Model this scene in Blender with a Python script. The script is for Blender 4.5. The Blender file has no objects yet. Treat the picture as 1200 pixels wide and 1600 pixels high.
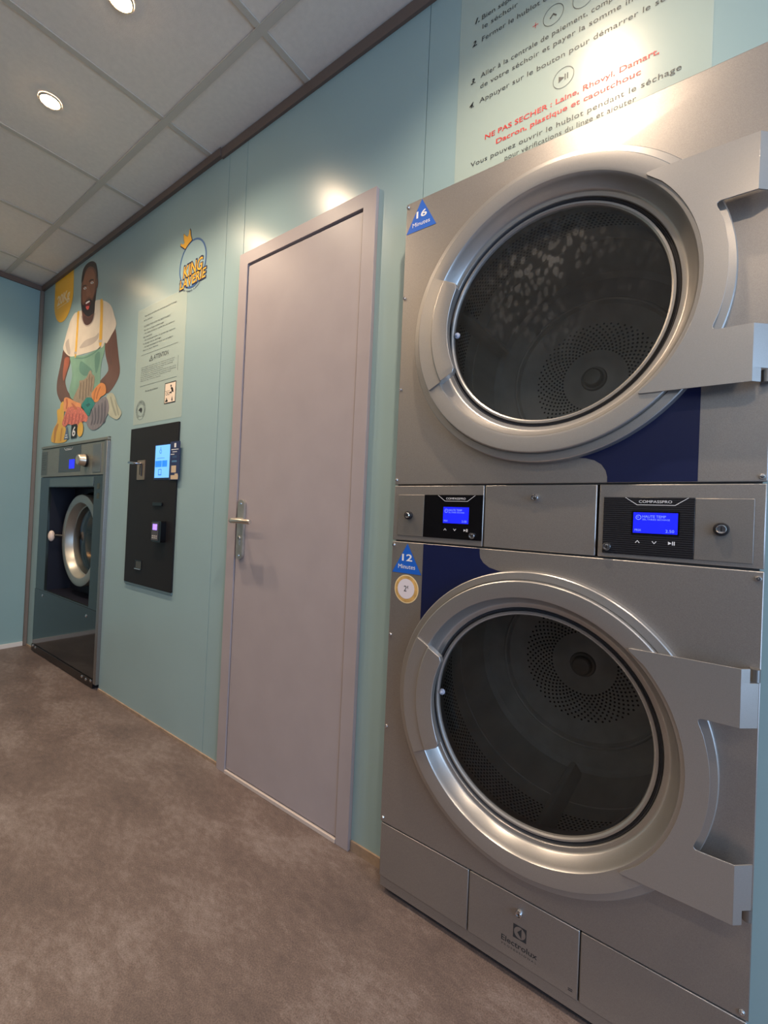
import bpy, bmesh, math, random
from mathutils import Vector, Matrix
from mathutils.geometry import tessellate_polygon
random.seed(7)
PI = math.pi
S = bpy.context.scene
COL = S.collection

# ------------------------------------------------------------------ camera
F_PX, YAW, PITCH, ROLL = 688.64, math.radians(36.106), math.radians(0.5425), math.radians(2.4975)
fw = Vector((-math.sin(YAW)*math.cos(PITCH), math.cos(YAW)*math.cos(PITCH), math.sin(PITCH)))
rt = Vector((math.cos(YAW), math.sin(YAW), 0)); up = rt.cross(fw)
r2 = rt*math.cos(ROLL) + up*math.sin(ROLL); u2 = up*math.cos(ROLL) - rt*math.sin(ROLL)
cd = bpy.data.cameras.new('camera'); cam = bpy.data.objects.new('camera', cd); COL.objects.link(cam)
cd.sensor_fit = 'HORIZONTAL'; cd.sensor_width = 36; cd.lens = F_PX/1200*36; cd.clip_start = 0.02; cd.clip_end = 60
m = Matrix((r2, u2, -fw)).transposed().to_4x4(); m.translation = Vector((0, -1.0759, 1.0335)); cam.matrix_world = m
S.camera = cam

# ------------------------------------------------------------------ exposure, world, daylight
S.view_settings.view_transform = 'Standard'; S.view_settings.look = 'None'
S.view_settings.gamma = 1; S.view_settings.use_curve_mapping = False
S.view_settings.exposure = 0.18
w = bpy.data.worlds.new('world'); S.world = w; w.use_nodes = True
w.node_tree.nodes['Background'].inputs[0].default_value = (0.45, 0.65, 1.0, 1)
w.node_tree.nodes['Background'].inputs[1].default_value = 1.2

ROOM_X0, ROOM_X1, ROOM_Y0, CEIL = -3.915, 2.6, -2.7, 2.586
def area(name, loc, rot, sx, sy, e, col):
    l = bpy.data.lights.new(name, 'AREA'); l.shape = 'RECTANGLE'; l.size = sx; l.size_y = sy; l.energy = e; l.color = col
    o = bpy.data.objects.new(name, l); COL.objects.link(o); o.location = loc; o.rotation_euler = rot; return o
# daylight coming through the shop window in the right-hand wall
area('daylight', (ROOM_X1-0.03, -1.45, 1.2), (0, math.radians(90), 0), 2.0, 1.9, 52, (0.42, 0.66, 1.0))

WARM = (1.0, 0.785, 0.575)
def spot(loc, e, parent=None, ang=138):
    l = bpy.data.lights.new('lamp', 'SPOT'); l.energy = e; l.color = WARM; l.spot_size = math.radians(ang); l.spot_blend = 0.9
    l.shadow_soft_size = 0.022
    o = bpy.data.objects.new('lamp', l); COL.objects.link(o); o.location = loc; o.parent = parent; return o

# ------------------------------------------------------------------ material helpers
def lin(c):
    return tuple(((v/255)/12.92 if v/255 <= 0.04045 else ((v/255+0.055)/1.055)**2.4) for v in c)
def mat(name, rgb, rough=0.5, metal=0.0, spec=0.5, emit=None, es=1.0, coat=0.0):
    M = bpy.data.materials.new(name); M.use_nodes = True; b = M.node_tree.nodes['Principled BSDF']
    b.inputs['Base Color'].default_value = (*lin(rgb), 1); b.inputs['Roughness'].default_value = rough
    b.inputs['Metallic'].default_value = metal; b.inputs['Specular IOR Level'].default_value = spec
    b.inputs['Coat Weight'].default_value = coat; b.inputs['Coat Roughness'].default_value = 0.08
    if emit: b.inputs['Emission Color'].default_value = (*lin(emit), 1); b.inputs['Emission Strength'].default_value = es
    return M
def nd(M, t, **k):
    n = M.node_tree.nodes.new(t)
    for a, v in k.items(): setattr(n, a, v)
    return n
def vary(M, scale, amt, detail=4, stretch=(1, 1, 1), bump=0.0, bscale=None, rvar=0.0):
    """multiply base colour by noise in 1-amt..1+amt, optional bump and roughness change"""
    t = M.node_tree; L = t.links; b = t.nodes['Principled BSDF']; c = b.inputs['Base Color'].default_value[:]
    tc = nd(M, 'ShaderNodeTexCoord'); mp = nd(M, 'ShaderNodeMapping'); mp.inputs['Scale'].default_value = stretch
    L.new(tc.outputs['Object'], mp.inputs[0])
    nz = nd(M, 'ShaderNodeTexNoise'); nz.inputs['Scale'].default_value = scale; nz.inputs['Detail'].default_value = detail
    L.new(mp.outputs[0], nz.inputs['Vector'])
    r = nd(M, 'ShaderNodeValToRGB'); r.color_ramp.elements[0].position = 0.3; r.color_ramp.elements[1].position = 0.7
    r.color_ramp.elements[0].color = (*[v*(1-amt) for v in c[:3]], 1); r.color_ramp.elements[1].color = (*[min(1, v*(1+amt)) for v in c[:3]], 1)
    L.new(nz.outputs['Fac'], r.inputs[0]); L.new(r.outputs[0], b.inputs['Base Color'])
    if bump:
        n2 = nd(M, 'ShaderNodeTexNoise'); n2.inputs['Scale'].default_value = bscale or scale*4; n2.inputs['Detail'].default_value = 3
        L.new(mp.outputs[0], n2.inputs['Vector'])
        bp = nd(M, 'ShaderNodeBump'); bp.inputs['Strength'].default_value = bump; bp.inputs['Distance'].default_value = 0.002
        L.new(n2.outputs['Fac'], bp.inputs['Height']); L.new(bp.outputs[0], b.inputs['Normal'])
    if rvar:
        mr = nd(M, 'ShaderNodeMapRange'); r0 = b.inputs['Roughness'].default_value
        mr.inputs['To Min'].default_value = r0-rvar; mr.inputs['To Max'].default_value = r0+rvar
        L.new(nz.outputs['Fac'], mr.inputs[0]); L.new(mr.outputs[0], b.inputs['Roughness'])
    return M

WALL = vary(mat('teal_laminate', (151, 178, 182), 0.29, 0, 0.5), 2.0, 0.03, 3)
WALL_L = vary(mat('teal_laminate_left', (144, 176, 180), 0.33, 0, 0.45), 2.0, 0.03, 3)
FRONTW = mat('plain_wall', (226, 220, 210), 0.6)
PLENUM = mat('void', (25, 25, 28), 0.9)
TILE = vary(mat('ceiling_tile', (240, 230, 220), 0.85, 0, 0.2), 60, 0.03, 5, bump=0.25, bscale=350)
RUNNER = mat('grid_runner', (206, 198, 186), 0.6)
BROWN = mat('brown_trim', (108, 92, 84), 0.5)
TRIMG = mat('grey_corner_trim', (132, 120, 112), 0.45, 0.3)
WHITE = mat('white_plastic', (225, 222, 218), 0.4)
GROUT = vary(mat('dirty_grout', (160, 138, 118), 0.8), 30, 0.2)
DOORP = vary(mat('grey_door_paint', (168, 158, 160), 0.42, 0, 0.4), 9, 0.03, 5, rvar=0.05)
GAP = mat('dark_gap', (20, 20, 34), 0.8)
SILVER = vary(mat('silver_paint', (166, 161, 157), 0.36, 0.72, 0.5), 900, 0.10, 2, bump=0.05, bscale=1400)
RING = vary(mat('door_silver', (180, 177, 174), 0.32, 0.72, 0.5), 900, 0.05, 2)
STEEL = vary(mat('brushed_steel', (150, 148, 146), 0.38, 0.85), 60, 0.08, 3, (1, 1, 14))
CHROME = mat('chrome', (225, 225, 228), 0.12, 1.0)
STEELD = vary(mat('dull_steel', (186, 182, 174), 0.38, 0.75), 40, 0.1, 3)
NAVY = mat('navy_decal', (20, 29, 70), 0.35, 0.1)
BLACKG = mat('black_gloss', (14, 14, 17), 0.12, 0, 0.5)
BLACKM = mat('black_matt', (26, 25, 27), 0.45)
RUBBER = mat('black_rubber', (30, 30, 34), 0.4)
GASKET = mat('grey_gasket', (74, 74, 78), 0.45, 0.2)
WHITEP = mat('white_print', (235, 235, 238), 0.5)
INK = mat('dark_ink', (52, 55, 58), 0.5)
BLACKINK = mat('black_ink', (18, 18, 20), 0.5)
REDINK = mat('red_ink', (205, 40, 42), 0.5)
def stripes():
    M = mat('striped_black', (30, 30, 34), 0.25); t = M.node_tree; L = t.links; b = t.nodes['Principled BSDF']
    tc = nd(M, 'ShaderNodeTexCoord'); wv = nd(M, 'ShaderNodeTexWave', wave_type='BANDS', bands_direction='Z')
    wv.inputs['Scale'].default_value = 75; wv.inputs['Distortion'].default_value = 0
    L.new(tc.outputs['Object'], wv.inputs['Vector'])
    r = nd(M, 'ShaderNodeValToRGB'); r.color_ramp.elements[0].color = (0.006, 0.006, 0.008, 1); r.color_ramp.elements[1].color = (0.028, 0.028, 0.032, 1)
    L.new(wv.outputs['Fac'], r.inputs[0]); L.new(r.outputs[0], b.inputs['Base Color']); return M
STRIPED = stripes()
def glass(name, dust):
    """clear pane: transparent with a fresnel gloss and an optional film of dried water spots"""
    M = bpy.data.materials.new(name); M.use_nodes = True; t = M.node_tree; L = t.links; t.nodes.remove(t.nodes['Principled BSDF'])
    out = t.nodes['Material Output']
    tr = nd(M, 'ShaderNodeBsdfTransparent'); tr.inputs[0].default_value = (0.93, 0.94, 0.95, 1)
    gl = nd(M, 'ShaderNodeBsdfGlossy'); gl.inputs['Roughness'].default_value = 0.05
    fr = nd(M, 'ShaderNodeFresnel'); fr.inputs[0].default_value = 1.45
    m1 = nd(M, 'ShaderNodeMixShader'); L.new(fr.outputs[0], m1.inputs[0]); L.new(tr.outputs[0], m1.inputs[1]); L.new(gl.outputs[0], m1.inputs[2])
    df = nd(M, 'ShaderNodeBsdfDiffuse'); df.inputs[0].default_value = (0.62, 0.60, 0.56, 1)
    dg = nd(M, 'ShaderNodeBsdfGlossy'); dg.inputs['Roughness'].default_value = 0.38; dg.inputs[0].default_value = (0.7, 0.7, 0.7, 1)
    dm = nd(M, 'ShaderNodeMixShader'); dm.inputs[0].default_value = 0.35; L.new(df.outputs[0], dm.inputs[1]); L.new(dg.outputs[0], dm.inputs[2])
    tc = nd(M, 'ShaderNodeTexCoord')
    vo = nd(M, 'ShaderNodeTexVoronoi', feature='F1'); vo.inputs['Scale'].default_value = 58; vo.inputs['Randomness'].default_value = 0.9
    mp = nd(M, 'ShaderNodeMapping'); mp.inputs['Scale'].default_value = (1.25, 1, 0.8); mp.inputs['Location'].default_value = (0.31, 0, 0)
    nz0 = nd(M, 'ShaderNodeTexNoise'); nz0.inputs['Scale'].default_value = 26; nz0.inputs['Detail'].default_value = 2
    va = nd(M, 'ShaderNodeVectorMath', operation='SCALE'); va.inputs['Scale'].default_value = 0.014
    L.new(tc.outputs['Object'], mp.inputs[0]); L.new(mp.outputs[0], nz0.inputs['Vector'])
    vb = nd(M, 'ShaderNodeVectorMath', operation='ADD'); L.new(nz0.outputs['Color'], va.inputs[0]); L.new(mp.outputs[0], vb.inputs[0]); L.new(va.outputs[0], vb.inputs[1])
    L.new(vb.outputs[0], vo.inputs['Vector'])
    r = nd(M, 'ShaderNodeValToRGB'); e = r.color_ramp.elements
    e[0].position = 0.10; e[0].color = (0.75, 0.75, 0.75, 1); e[1].position = 0.62; e[1].color = (0.10, 0.10, 0.10, 1)
    x = e.new(0.36); x.color = (1, 1, 1, 1); x = e.new(0.46); x.color = (0.25, 0.25, 0.25, 1)
    L.new(vo.outputs['Distance'], r.inputs[0])
    nz = nd(M, 'ShaderNodeTexNoise'); nz.inputs['Scale'].default_value = 6.5; nz.inputs['Detail'].default_value = 6; L.new(tc.outputs['Object'], nz.inputs['Vector'])
    r3 = nd(M, 'ShaderNodeValToRGB'); r3.color_ramp.elements[0].position = 0.36; r3.color_ramp.elements[1].position = 0.75; L.new(nz.outputs['Fac'], r3.inputs[0])
    # the film is thickest in one patch above the middle of the pane (a stain with its own shape)
    d = nd(M, 'ShaderNodeVectorMath', operation='DISTANCE'); d.inputs[1].default_value = (-0.29, -0.058, 1.615); L.new(tc.outputs['Object'], d.inputs[0])
    r2 = nd(M, 'ShaderNodeMapRange'); r2.inputs['From Min'].default_value = 0.24; r2.inputs['From Max'].default_value = 0.03; L.new(d.outputs['Value'], r2.inputs[0])
    m2 = nd(M, 'ShaderNodeMath', operation='MULTIPLY'); L.new(r.outputs[0], m2.inputs[0]); L.new(r2.outputs[0], m2.inputs[1])
    m3 = nd(M, 'ShaderNodeMath', operation='MULTIPLY'); L.new(m2.outputs[0], m3.inputs[0]); L.new(r3.outputs[0], m3.inputs[1])
    m4 = nd(M, 'ShaderNodeMath', operation='MULTIPLY_ADD'); L.new(m3.outputs[0], m4.inputs[0]); m4.inputs[1].default_value = dust; m4.inputs[2].default_value = 0.012*(dust > 0.1)
    mx = nd(M, 'ShaderNodeMixShader'); L.new(m4.outputs[0], mx.inputs[0]); L.new(m1.outputs[0], mx.inputs[1]); L.new(dm.outputs[0], mx.inputs[2])
    L.new(mx.outputs[0], out.inputs[0]); return M
GLASS_D = glass('spotted_glass', 0.19); GLASS_C = glass('clean_glass', 0.03)
def film():
    M = bpy.data.materials.new('pale_film'); M.use_nodes = True; t = M.node_tree; b = t.nodes['Principled BSDF']
    b.inputs['Base Color'].default_value = (*lin((206, 222, 212)), 1); b.inputs['Roughness'].default_value = 0.3; b.inputs['Alpha'].default_value = 0.55
    return M
FILM = film()

# ------------------------------------------------------------------ mesh helpers
def obj(name, bm, M, parent=None, bevel=0.0, smooth=True, seg=2, label=None):
    bmesh.ops.recalc_face_normals(bm, faces=bm.faces)
    me = bpy.data.meshes.new(name); bm.to_mesh(me); bm.free()
    for p in me.polygons: p.use_smooth = smooth
    if smooth: me.set_sharp_from_angle(angle=math.radians(35))
    ms = M if isinstance(M, (list, tuple)) else [M]
    for x in ms: me.materials.append(x)
    o = bpy.data.objects.new(name, me); COL.objects.link(o)
    if parent is not None: o.parent = parent; o.matrix_parent_inverse = parent_inv(parent)
    if bevel:
        b = o.modifiers.new('bevel', 'BEVEL'); b.width = bevel; b.segments = seg; b.limit_method = 'ANGLE'; b.angle_limit = math.radians(40)
        b.harden_normals = False
    if label: o['label'] = label
    return o
def parent_inv(p):
    # things sit at their own base; their parts are modelled in room coordinates
    return Matrix.Translation(-p.location) if p.parent is None else Matrix.Identity(4)
def thing(name, label, cat, loc=(0, 0, 0), group=None):
    o = bpy.data.objects.new(name, None); COL.objects.link(o); o.location = loc; o.empty_display_size = 0.05
    o['label'] = label; o['category'] = cat
    if group: o['group'] = group
    return o
def tag(o, label, cat, group=None):
    o['label'] = label; o['category'] = cat
    if group: o['group'] = group
    return o
def struct(o): o['kind'] = 'structure'; return o
def bx(x0, x1, y0, y1, z0, z1, bm=None):
    bm = bm or bmesh.new()
    v = [bm.verts.new((x, y, z)) for x in (x0, x1) for y in (y0, y1) for z in (z0, z1)]
    for f in ((0, 1, 3, 2), (4, 6, 7, 5), (0, 4, 5, 1), (2, 3, 7, 6), (0, 2, 6, 4), (1, 5, 7, 3)): bm.faces.new([v[i] for i in f])
    return bm
def circle(cx, cz, r, n=96, a0=0, a1=None):
    if a1 is None: return [(cx+r*math.cos(2*PI*i/n), cz+r*math.sin(2*PI*i/n)) for i in range(n)]
    return [(cx+r*math.cos(a0+(a1-a0)*i/n), cz+r*math.sin(a0+(a1-a0)*i/n)) for i in range(n+1)]
def rect(x0, x1, z0, z1): return [(x0, z0), (x1, z0), (x1, z1), (x0, z1)]
def rrect(x0, x1, z0, z1, r, n=6):
    out = []
    for cx, cz, a in ((x1-r, z0+r, -PI/2), (x1-r, z1-r, 0), (x0+r, z1-r, PI/2), (x0+r, z0+r, PI)):
        out += [(cx+r*math.cos(a+PI/2*i/n), cz+r*math.sin(a+PI/2*i/n)) for i in range(n+1)]
    return out
def slab(loops, y0, y1, bm=None, flat=False):
    """outline in x,z (first loop outer, others holes) given thickness from y0 (front) to y1"""
    bm = bm or bmesh.new()
    tri = tessellate_polygon([[Vector((x, z, 0)) for x, z in lp] for lp in loops])
    fl = [p for lp in loops for p in lp]
    A = [bm.verts.new((x, y0, z)) for x, z in fl]
    def face(vs):
        try: return bm.faces.new(vs)
        except ValueError: return None
    for t in tri: face([A[i] for i in t])
    if flat:
        for f in bm.faces:
            f.normal_update()
            if f.normal.y > 0: f.normal_flip()
        return bm
    Bv = [bm.verts.new((x, y1, z)) for x, z in fl]
    for t in tri: face([Bv[i] for i in reversed(t)])
    k = 0
    for lp in loops:
        n = len(lp)
        for i in range(n): face([A[k+i], A[k+(i+1) % n], Bv[k+(i+1) % n], Bv[k+i]])
        k += n
    return bm
def lathe(prof, cx, cz, n=96, bm=None, cap0=False, cap1=False):
    """prof: list of (r, y); turned about the y axis through cx,cz"""
    bm = bm or bmesh.new(); rings = []
    for r, y in prof: rings.append([bm.verts.new((cx+r*math.cos(2*PI*i/n), y, cz+r*math.sin(2*PI*i/n))) for i in range(n)])
    for a, b in zip(rings, rings[1:]):
        for i in range(n): bm.faces.new((a[i], a[(i+1) % n], b[(i+1) % n], b[i]))
    if cap0: bm.faces.new(rings[0])
    if cap1: bm.faces.new(rings[-1])
    return bm
def rodz(x, y, z0, z1, r, bm=None, n=16):
    bm = bm or bmesh.new()
    a = [[bm.verts.new((x+r*math.cos(2*PI*i/n), y+r*math.sin(2*PI*i/n), z)) for i in range(n)] for z in (z0, z1)]
    for i in range(n): bm.faces.new((a[0][i], a[0][(i+1) % n], a[1][(i+1) % n], a[1][i]))
    bm.faces.new(a[0]); bm.faces.new(a[1]); return bm
def tube(pts, r, bm=None, n=12, rs=None):
    bm = bm or bmesh.new(); P = [Vector(p) for p in pts]; rings = []; u = None
    for i, p in enumerate(P):
        d = (P[min(i+1, len(P)-1)]-P[max(i-1, 0)]).normalized()
        u = d.orthogonal().normalized() if u is None else (u-d*u.dot(d)).normalized(); v = d.cross(u); rr = rs[i] if rs else r
        rings.append([bm.verts.new(p+u*rr*math.cos(2*PI*k/n)+v*rr*math.sin(2*PI*k/n)) for k in range(n)])
    for a, b in zip(rings, rings[1:]):
        for i in range(n): bm.faces.new((a[i], a[(i+1) % n], b[(i+1) % n], b[i]))
    bm.faces.new(rings[0]); bm.faces.new(rings[-1]); return bm
def smoothpoly(P, k=4):
    out = []; n = len(P)
    for i in range(n):
        p0, p1, p2, p3 = P[i-1], P[i], P[(i+1) % n], P[(i+2) % n]
        for j in range(k):
            t = j/k; out.append(tuple(0.5*((2*p1[a])+(-p0[a]+p2[a])*t+(2*p0[a]-5*p1[a]+4*p2[a]-p3[a])*t*t+(-p0[a]+3*p1[a]-3*p2[a]+p3[a])*t**3) for a in (0, 1)))
    return out
_cap = [None]
def glyphs(s, shear=0.0, off=0.0, space=1.0):
    c = bpy.data.curves.new('t', 'FONT'); c.body = s; c.size = 1; c.shear = shear; c.offset = off; c.space_character = space; c.resolution_u = 3
    o = bpy.data.objects.new('t', c); COL.objects.link(o)
    dg = bpy.context.evaluated_depsgraph_get(); me = bpy.data.meshes.new_from_object(o.evaluated_get(dg))
    V = [(v.co.x, v.co.y) for v in me.vertices]; Fs = [tuple(p.vertices) for p in me.polygons]
    bpy.data.objects.remove(o); bpy.data.curves.remove(c); bpy.data.meshes.remove(me); return V, Fs
def text(s, x0, x1, z, cap, y, bm=None, shear=0.0, off=0.0, space=1.0, fn=None):
    """lay a line of lettering on a wall: left x0, right x1 (None = natural width), baseline z, capital height cap"""
    bm = bm or bmesh.new()
    if _cap[0] is None:
        V, _ = glyphs('H'); _cap[0] = max(v[1] for v in V)-min(v[1] for v in V)
    V, Fs = glyphs(s, shear, off, space)
    if not V: return bm
    mn = min(v[0] for v in V); mxx = max(v[0] for v in V); k = cap/_cap[0]
    kx = k if x1 is None else (x1-x0)/(mxx-mn)
    pts = []
    for a, b in V:
        px, pz = x0+(a-mn)*kx, z+b*k
        if fn: px, pz = fn(px, pz)
        pts.append(bm.verts.new((px, y, pz)))
    for f in Fs:
        try:
            q = bm.faces.new([pts[i] for i in f]); q.normal_update()
            if q.normal.y > 0: q.normal_flip()
        except ValueError: pass
    return bm
def flatobj(name, bm, M, parent=None, label=None):
    me = bpy.data.meshes.new(name); bm.to_mesh(me); bm.free(); me.materials.append(M)
    o = bpy.data.objects.new(name, me); COL.objects.link(o)
    if parent is not None: o.parent = parent; o.matrix_parent_inverse = parent_inv(parent)
    if label: o['label'] = label
    return o

# ================================================================== THE ROOM
DX0, DX1, DZ1 = -0.700, 0.0855, 1.906          # dryer outline on the wall
WX0, WX1, WZ1 = -3.745, -2.690, 1.412          # washer outline
holes = [(DX0+0.004, DX1-0.004, 0, DZ1-0.004), (WX0, WX1, 0, WZ1), (-1.500, -0.903, 0, 2.012)]
xs = sorted({ROOM_X0, ROOM_X1, *[v for h in holes for v in h[:2]]}); zs = sorted({0, CEIL, *[v for h in holes for v in h[2:]]})
seams = [-1.672, -1.549, -0.694, 1.15]
bm = bmesh.new()
G = 0.0012
xs2 = sorted(set(xs) | set(seams))
for a, b in zip(xs2, xs2[1:]):
    run = None
    for c, d in zip(zs, zs[1:]):
        mx, mz = (a+b)/2, (c+d)/2
        if any(h[0] < mx < h[1] and h[2] < mz < h[3] for h in holes):
            continue
        run = (c, d) if run is None or run[1] != c else (run[0], d)
        nxt = [q for q in zip(zs, zs[1:]) if q[0] == d]
        if nxt and not any(h[0] < mx < h[1] and h[2] < (nxt[0][0]+nxt[0][1])/2 < h[3] for h in holes): continue
        bx(a+(G if a in seams else 0), b-(G if b in seams else 0), 0, 0.03, run[0], run[1], bm); run = None
bx(ROOM_X0, DX0-0.05, 0.031, 0.04, 2.1, CEIL, bm)
struct(obj('wall_back', bm, WALL, smooth=False))
bm = bx(-1.7, -1.51, 0.032, 0.045, 0, CEIL); bx(-0.9, DX0-0.01, 0.032, 0.045, 0, CEIL, bm); bx(1.1, 1.2, 0.032, 0.045, 0, CEIL, bm)
struct(obj('wall_backing', bm, PLENUM, smooth=False))
bm = bx(ROOM_X0-0.05, ROOM_X0, ROOM_Y0, 0.03, 0, CEIL)
struct(obj('wall_left', bm, WALL_L, smooth=False))
bm = bx(ROOM_X0-0.05, ROOM_X1+0.05, ROOM_Y0-0.05, ROOM_Y0, 1.45, CEIL)
struct(obj('wall_front', bm, FRONTW, smooth=False))
# unseen lower half of the opposite wall, made dark to cut bounce light low down
struct(obj('wall_front', bx(ROOM_X0-0.05, ROOM_X1+0.05, ROOM_Y0-0.05, ROOM_Y0, 0, 1.45), mat('dim_bounce_wall', (70, 70, 74), 0.5), smooth=False))
bm = bx(ROOM_X1, ROOM_X1+0.05, ROOM_Y0, -2.45, 0, CEIL); bx(ROOM_X1, ROOM_X1+0.05, -0.45, 0.03, 0, CEIL, bm); bx(ROOM_X1, ROOM_X1+0.05, -2.45, -0.45, 2.2, CEIL, bm); bx(ROOM_X1, ROOM_X1+0.05, -2.45, -0.45, 0, 0.2, bm)
struct(obj('wall_right', bm, FRONTW, smooth=False))
bm = bmesh.new()
for y in (-2.45, -1.475, -0.5): bx(ROOM_X1, ROOM_X1+0.05, y, y+0.05, 0.2, 2.2, bm)
for z in (0.2, 2.15): bx(ROOM_X1, ROOM_X1+0.05, -2.4, -0.5, z, z+0.05, bm)
struct(obj('window_1', bm, BROWN, smooth=False))

# floor: mottled brown-grey vinyl
FLO = mat('mottled_vinyl_floor', (120, 100, 92), 0.50, 0, 0.35)
t = FLO.node_tree; L = t.links; b = t.nodes['Principled BSDF']
tc = nd(FLO, 'ShaderNodeTexCoord')
mpv = nd(FLO, 'ShaderNodeMapping'); mpv.inputs['Rotation'].default_value = (0, 0, 0.9); mpv.inputs['Scale'].default_value = (1.0, 2.0, 1)
L.new(tc.outputs['Object'], mpv.inputs[0])
n1 = nd(FLO, 'ShaderNodeTexNoise'); n1.inputs['Scale'].default_value = 2.6; n1.inputs['Detail'].default_value = 12; n1.inputs['Roughness'].default_value = 0.62; n1.inputs['Distortion'].default_value = 0.4
n2 = nd(FLO, 'ShaderNodeTexNoise'); n2.inputs['Scale'].default_value = 28; n2.inputs['Detail'].default_value = 8; n2.inputs['Roughness'].default_value = 0.75
n3 = nd(FLO, 'ShaderNodeTexNoise'); n3.inputs['Scale'].default_value = 320; n3.inputs['Detail'].default_value = 2
L.new(mpv.outputs[0], n1.inputs['Vector']); L.new(mpv.outputs[0], n2.inputs['Vector']); L.new(tc.outputs['Object'], n3.inputs['Vector'])
r1 = nd(FLO, 'ShaderNodeValToRGB'); e = r1.color_ramp.elements
e[0].position = 0.33; e[0].color = (*lin((92, 80, 77)), 1); e[1].position = 0.70; e[1].color = (*lin((138, 127, 123)), 1)
x = e.new(0.5); x.color = (*lin((110, 96, 91)), 1)
ad = nd(FLO, 'ShaderNodeMath', operation='MULTIPLY_ADD'); L.new(n2.outputs['Fac'], ad.inputs[0]); ad.inputs[1].default_value = 0.55; 
sb = nd(FLO, 'ShaderNodeMath', operation='MULTIPLY_ADD'); L.new(n1.outputs['Fac'], sb.inputs[0]); sb.inputs[1].default_value = 0.75; sb.inputs[2].default_value = -0.15
L.new(sb.outputs[0], ad.inputs[2]); L.new(ad.outputs[0], r1.inputs[0])
mxn = nd(FLO, 'ShaderNodeMix', data_type='RGBA', blend_type='MULTIPLY'); mxn.inputs[0].default_value = 1
r4 = nd(FLO, 'ShaderNodeValToRGB'); r4.color_ramp.elements[0].position = 0.3; r4.color_ramp.elements[0].color = (0.70, 0.70, 0.70, 1); r4.color_ramp.elements[1].position = 0.7; r4.color_ramp.elements[1].color = (1.22, 1.22, 1.22, 1)
L.new(n3.outputs['Fac'], r4.inputs[0]); L.new(r1.outputs[0], mxn.inputs[6]); L.new(r4.outputs[0], mxn.inputs[7]); L.new(mxn.outputs[2], b.inputs['Base Color'])
bp_ = nd(FLO, 'ShaderNodeBump'); bp_.inputs['Strength'].default_value = 0.15; bp_.inputs['Distance'].default_value = 0.003; L.new(n2.outputs['Fac'], bp_.inputs['Height']); L.new(bp_.outputs[0], b.inputs['Normal'])
struct(obj('floor', bx(ROOM_X0-0.05, ROOM_X1+0.05, ROOM_Y0-0.05, 1.2, -0.06, 0), FLO, smooth=False))

# ceiling tiles (60 cm) in a lay-in grid; the lamps sit in tile centres
bm = bmesh.new(); gx = [-1.2035+0.6*i for i in range(-5, 8)]; gy = [-0.2126-0.6*i for i in range(-1, 5)]
bx(ROOM_X0-0.05, ROOM_X1+0.05, ROOM_Y0-0.05, 0.03, CEIL+0.002, CEIL+0.03, bm)
struct(obj('ceiling', bm, TILE, smooth=False))
bm = bmesh.new()
for x in gx:
    if ROOM_X0 < x < ROOM_X1: bx(x-0.0115, x+0.0115, ROOM_Y0, 0, CEIL-0.003, CEIL+0.001, bm)
struct(obj('trim_1', bm, RUNNER, smooth=False))
bm = bmesh.new()
for y in gy:
    if ROOM_Y0 < y < 0: bx(ROOM_X0, ROOM_X1, y-0.013, y+0.013, CEIL-0.005, CEIL-0.0001, bm)
struct(obj('trim_2', bm, RUNNER, smooth=False))
bm = bx(-1.722, ROOM_X1, -0.010, -0.0002, 2.538, CEIL-0.006); bx(ROOM_X0, -1.722, -0.016, -0.0002, 2.546, CEIL-0.006, bm)
struct(obj('trim_3', bm, BROWN, smooth=False))
struct(obj('trim_4', bx(ROOM_X0+0.0002, ROOM_X0+0.014, ROOM_Y0, -0.017, 2.546, CEIL-0.006), BROWN, smooth=False))
struct(obj('trim_5', bx(ROOM_X0+0.0002, ROOM_X0+0.022, -0.022, -0.0002, 0.0, 2.545), TRIMG, bevel=0.003))
struct(obj('baseboard_left', bx(ROOM_X0+0.0002, ROOM_X0+0.012, ROOM_Y0, -0.023, 0.0, 0.028), WHITE, smooth=False))
bm = bx(WX1+0.001, -1.553, -0.006, -0.0002, 0, 0.012); bx(-0.853, DX0-0.002, -0.006, -0.0002, 0, 0.03, bm); bx(ROOM_X0+0.023, WX0-0.002, -0.006, -0.0002, 0, 0.012, bm)
struct(obj('baseboard_back', bm, GROUT, smooth=False))

# ------------------------------------------------------------------ service door
dr = bpy.data.objects.new('door_1', None); COL.objects.link(dr); dr.location = (-1.2, 0, 0); struct(dr)
dr['label'] = 'grey painted metal service door in a grey frame beside the stacked dryer'
bm = slab([[(-1.548, 0), (-1.495, 0), (-1.495, 2.010), (-0.908, 2.010), (-0.908, 0), (-0.856, 0), (-0.856, 2.060), (-1.548, 2.060)]], -0.015, 0.0)
obj('door_frame', bm, DOORP, dr, bevel=0.0012)
bm = bx(-1.4955, -0.9075, 0.012, 0.028, 0.0, 2.0105); obj('rebate', bm, GAP, dr, smooth=False)
bm = bx(-1.4910, -0.9095, -0.0105, 0.012, 0.018, 2.0015); obj('door_leaf', bm, DOORP, dr, bevel=0.0012)
bm = bx(-1.4940, -0.9095, -0.016, 0.012, 0.0, 0.013); obj('threshold', bm, mat('threshold', (205, 192, 184), 0.5), dr, bevel=0.001)
bm = slab([rrect(-1.4765, -1.4375, 0.842, 1.073, 0.0190, 8)], -0.022, -0.012)
hp = obj('handle_plate', bm, STEELD, dr, bevel=0.003, seg=3)
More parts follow.
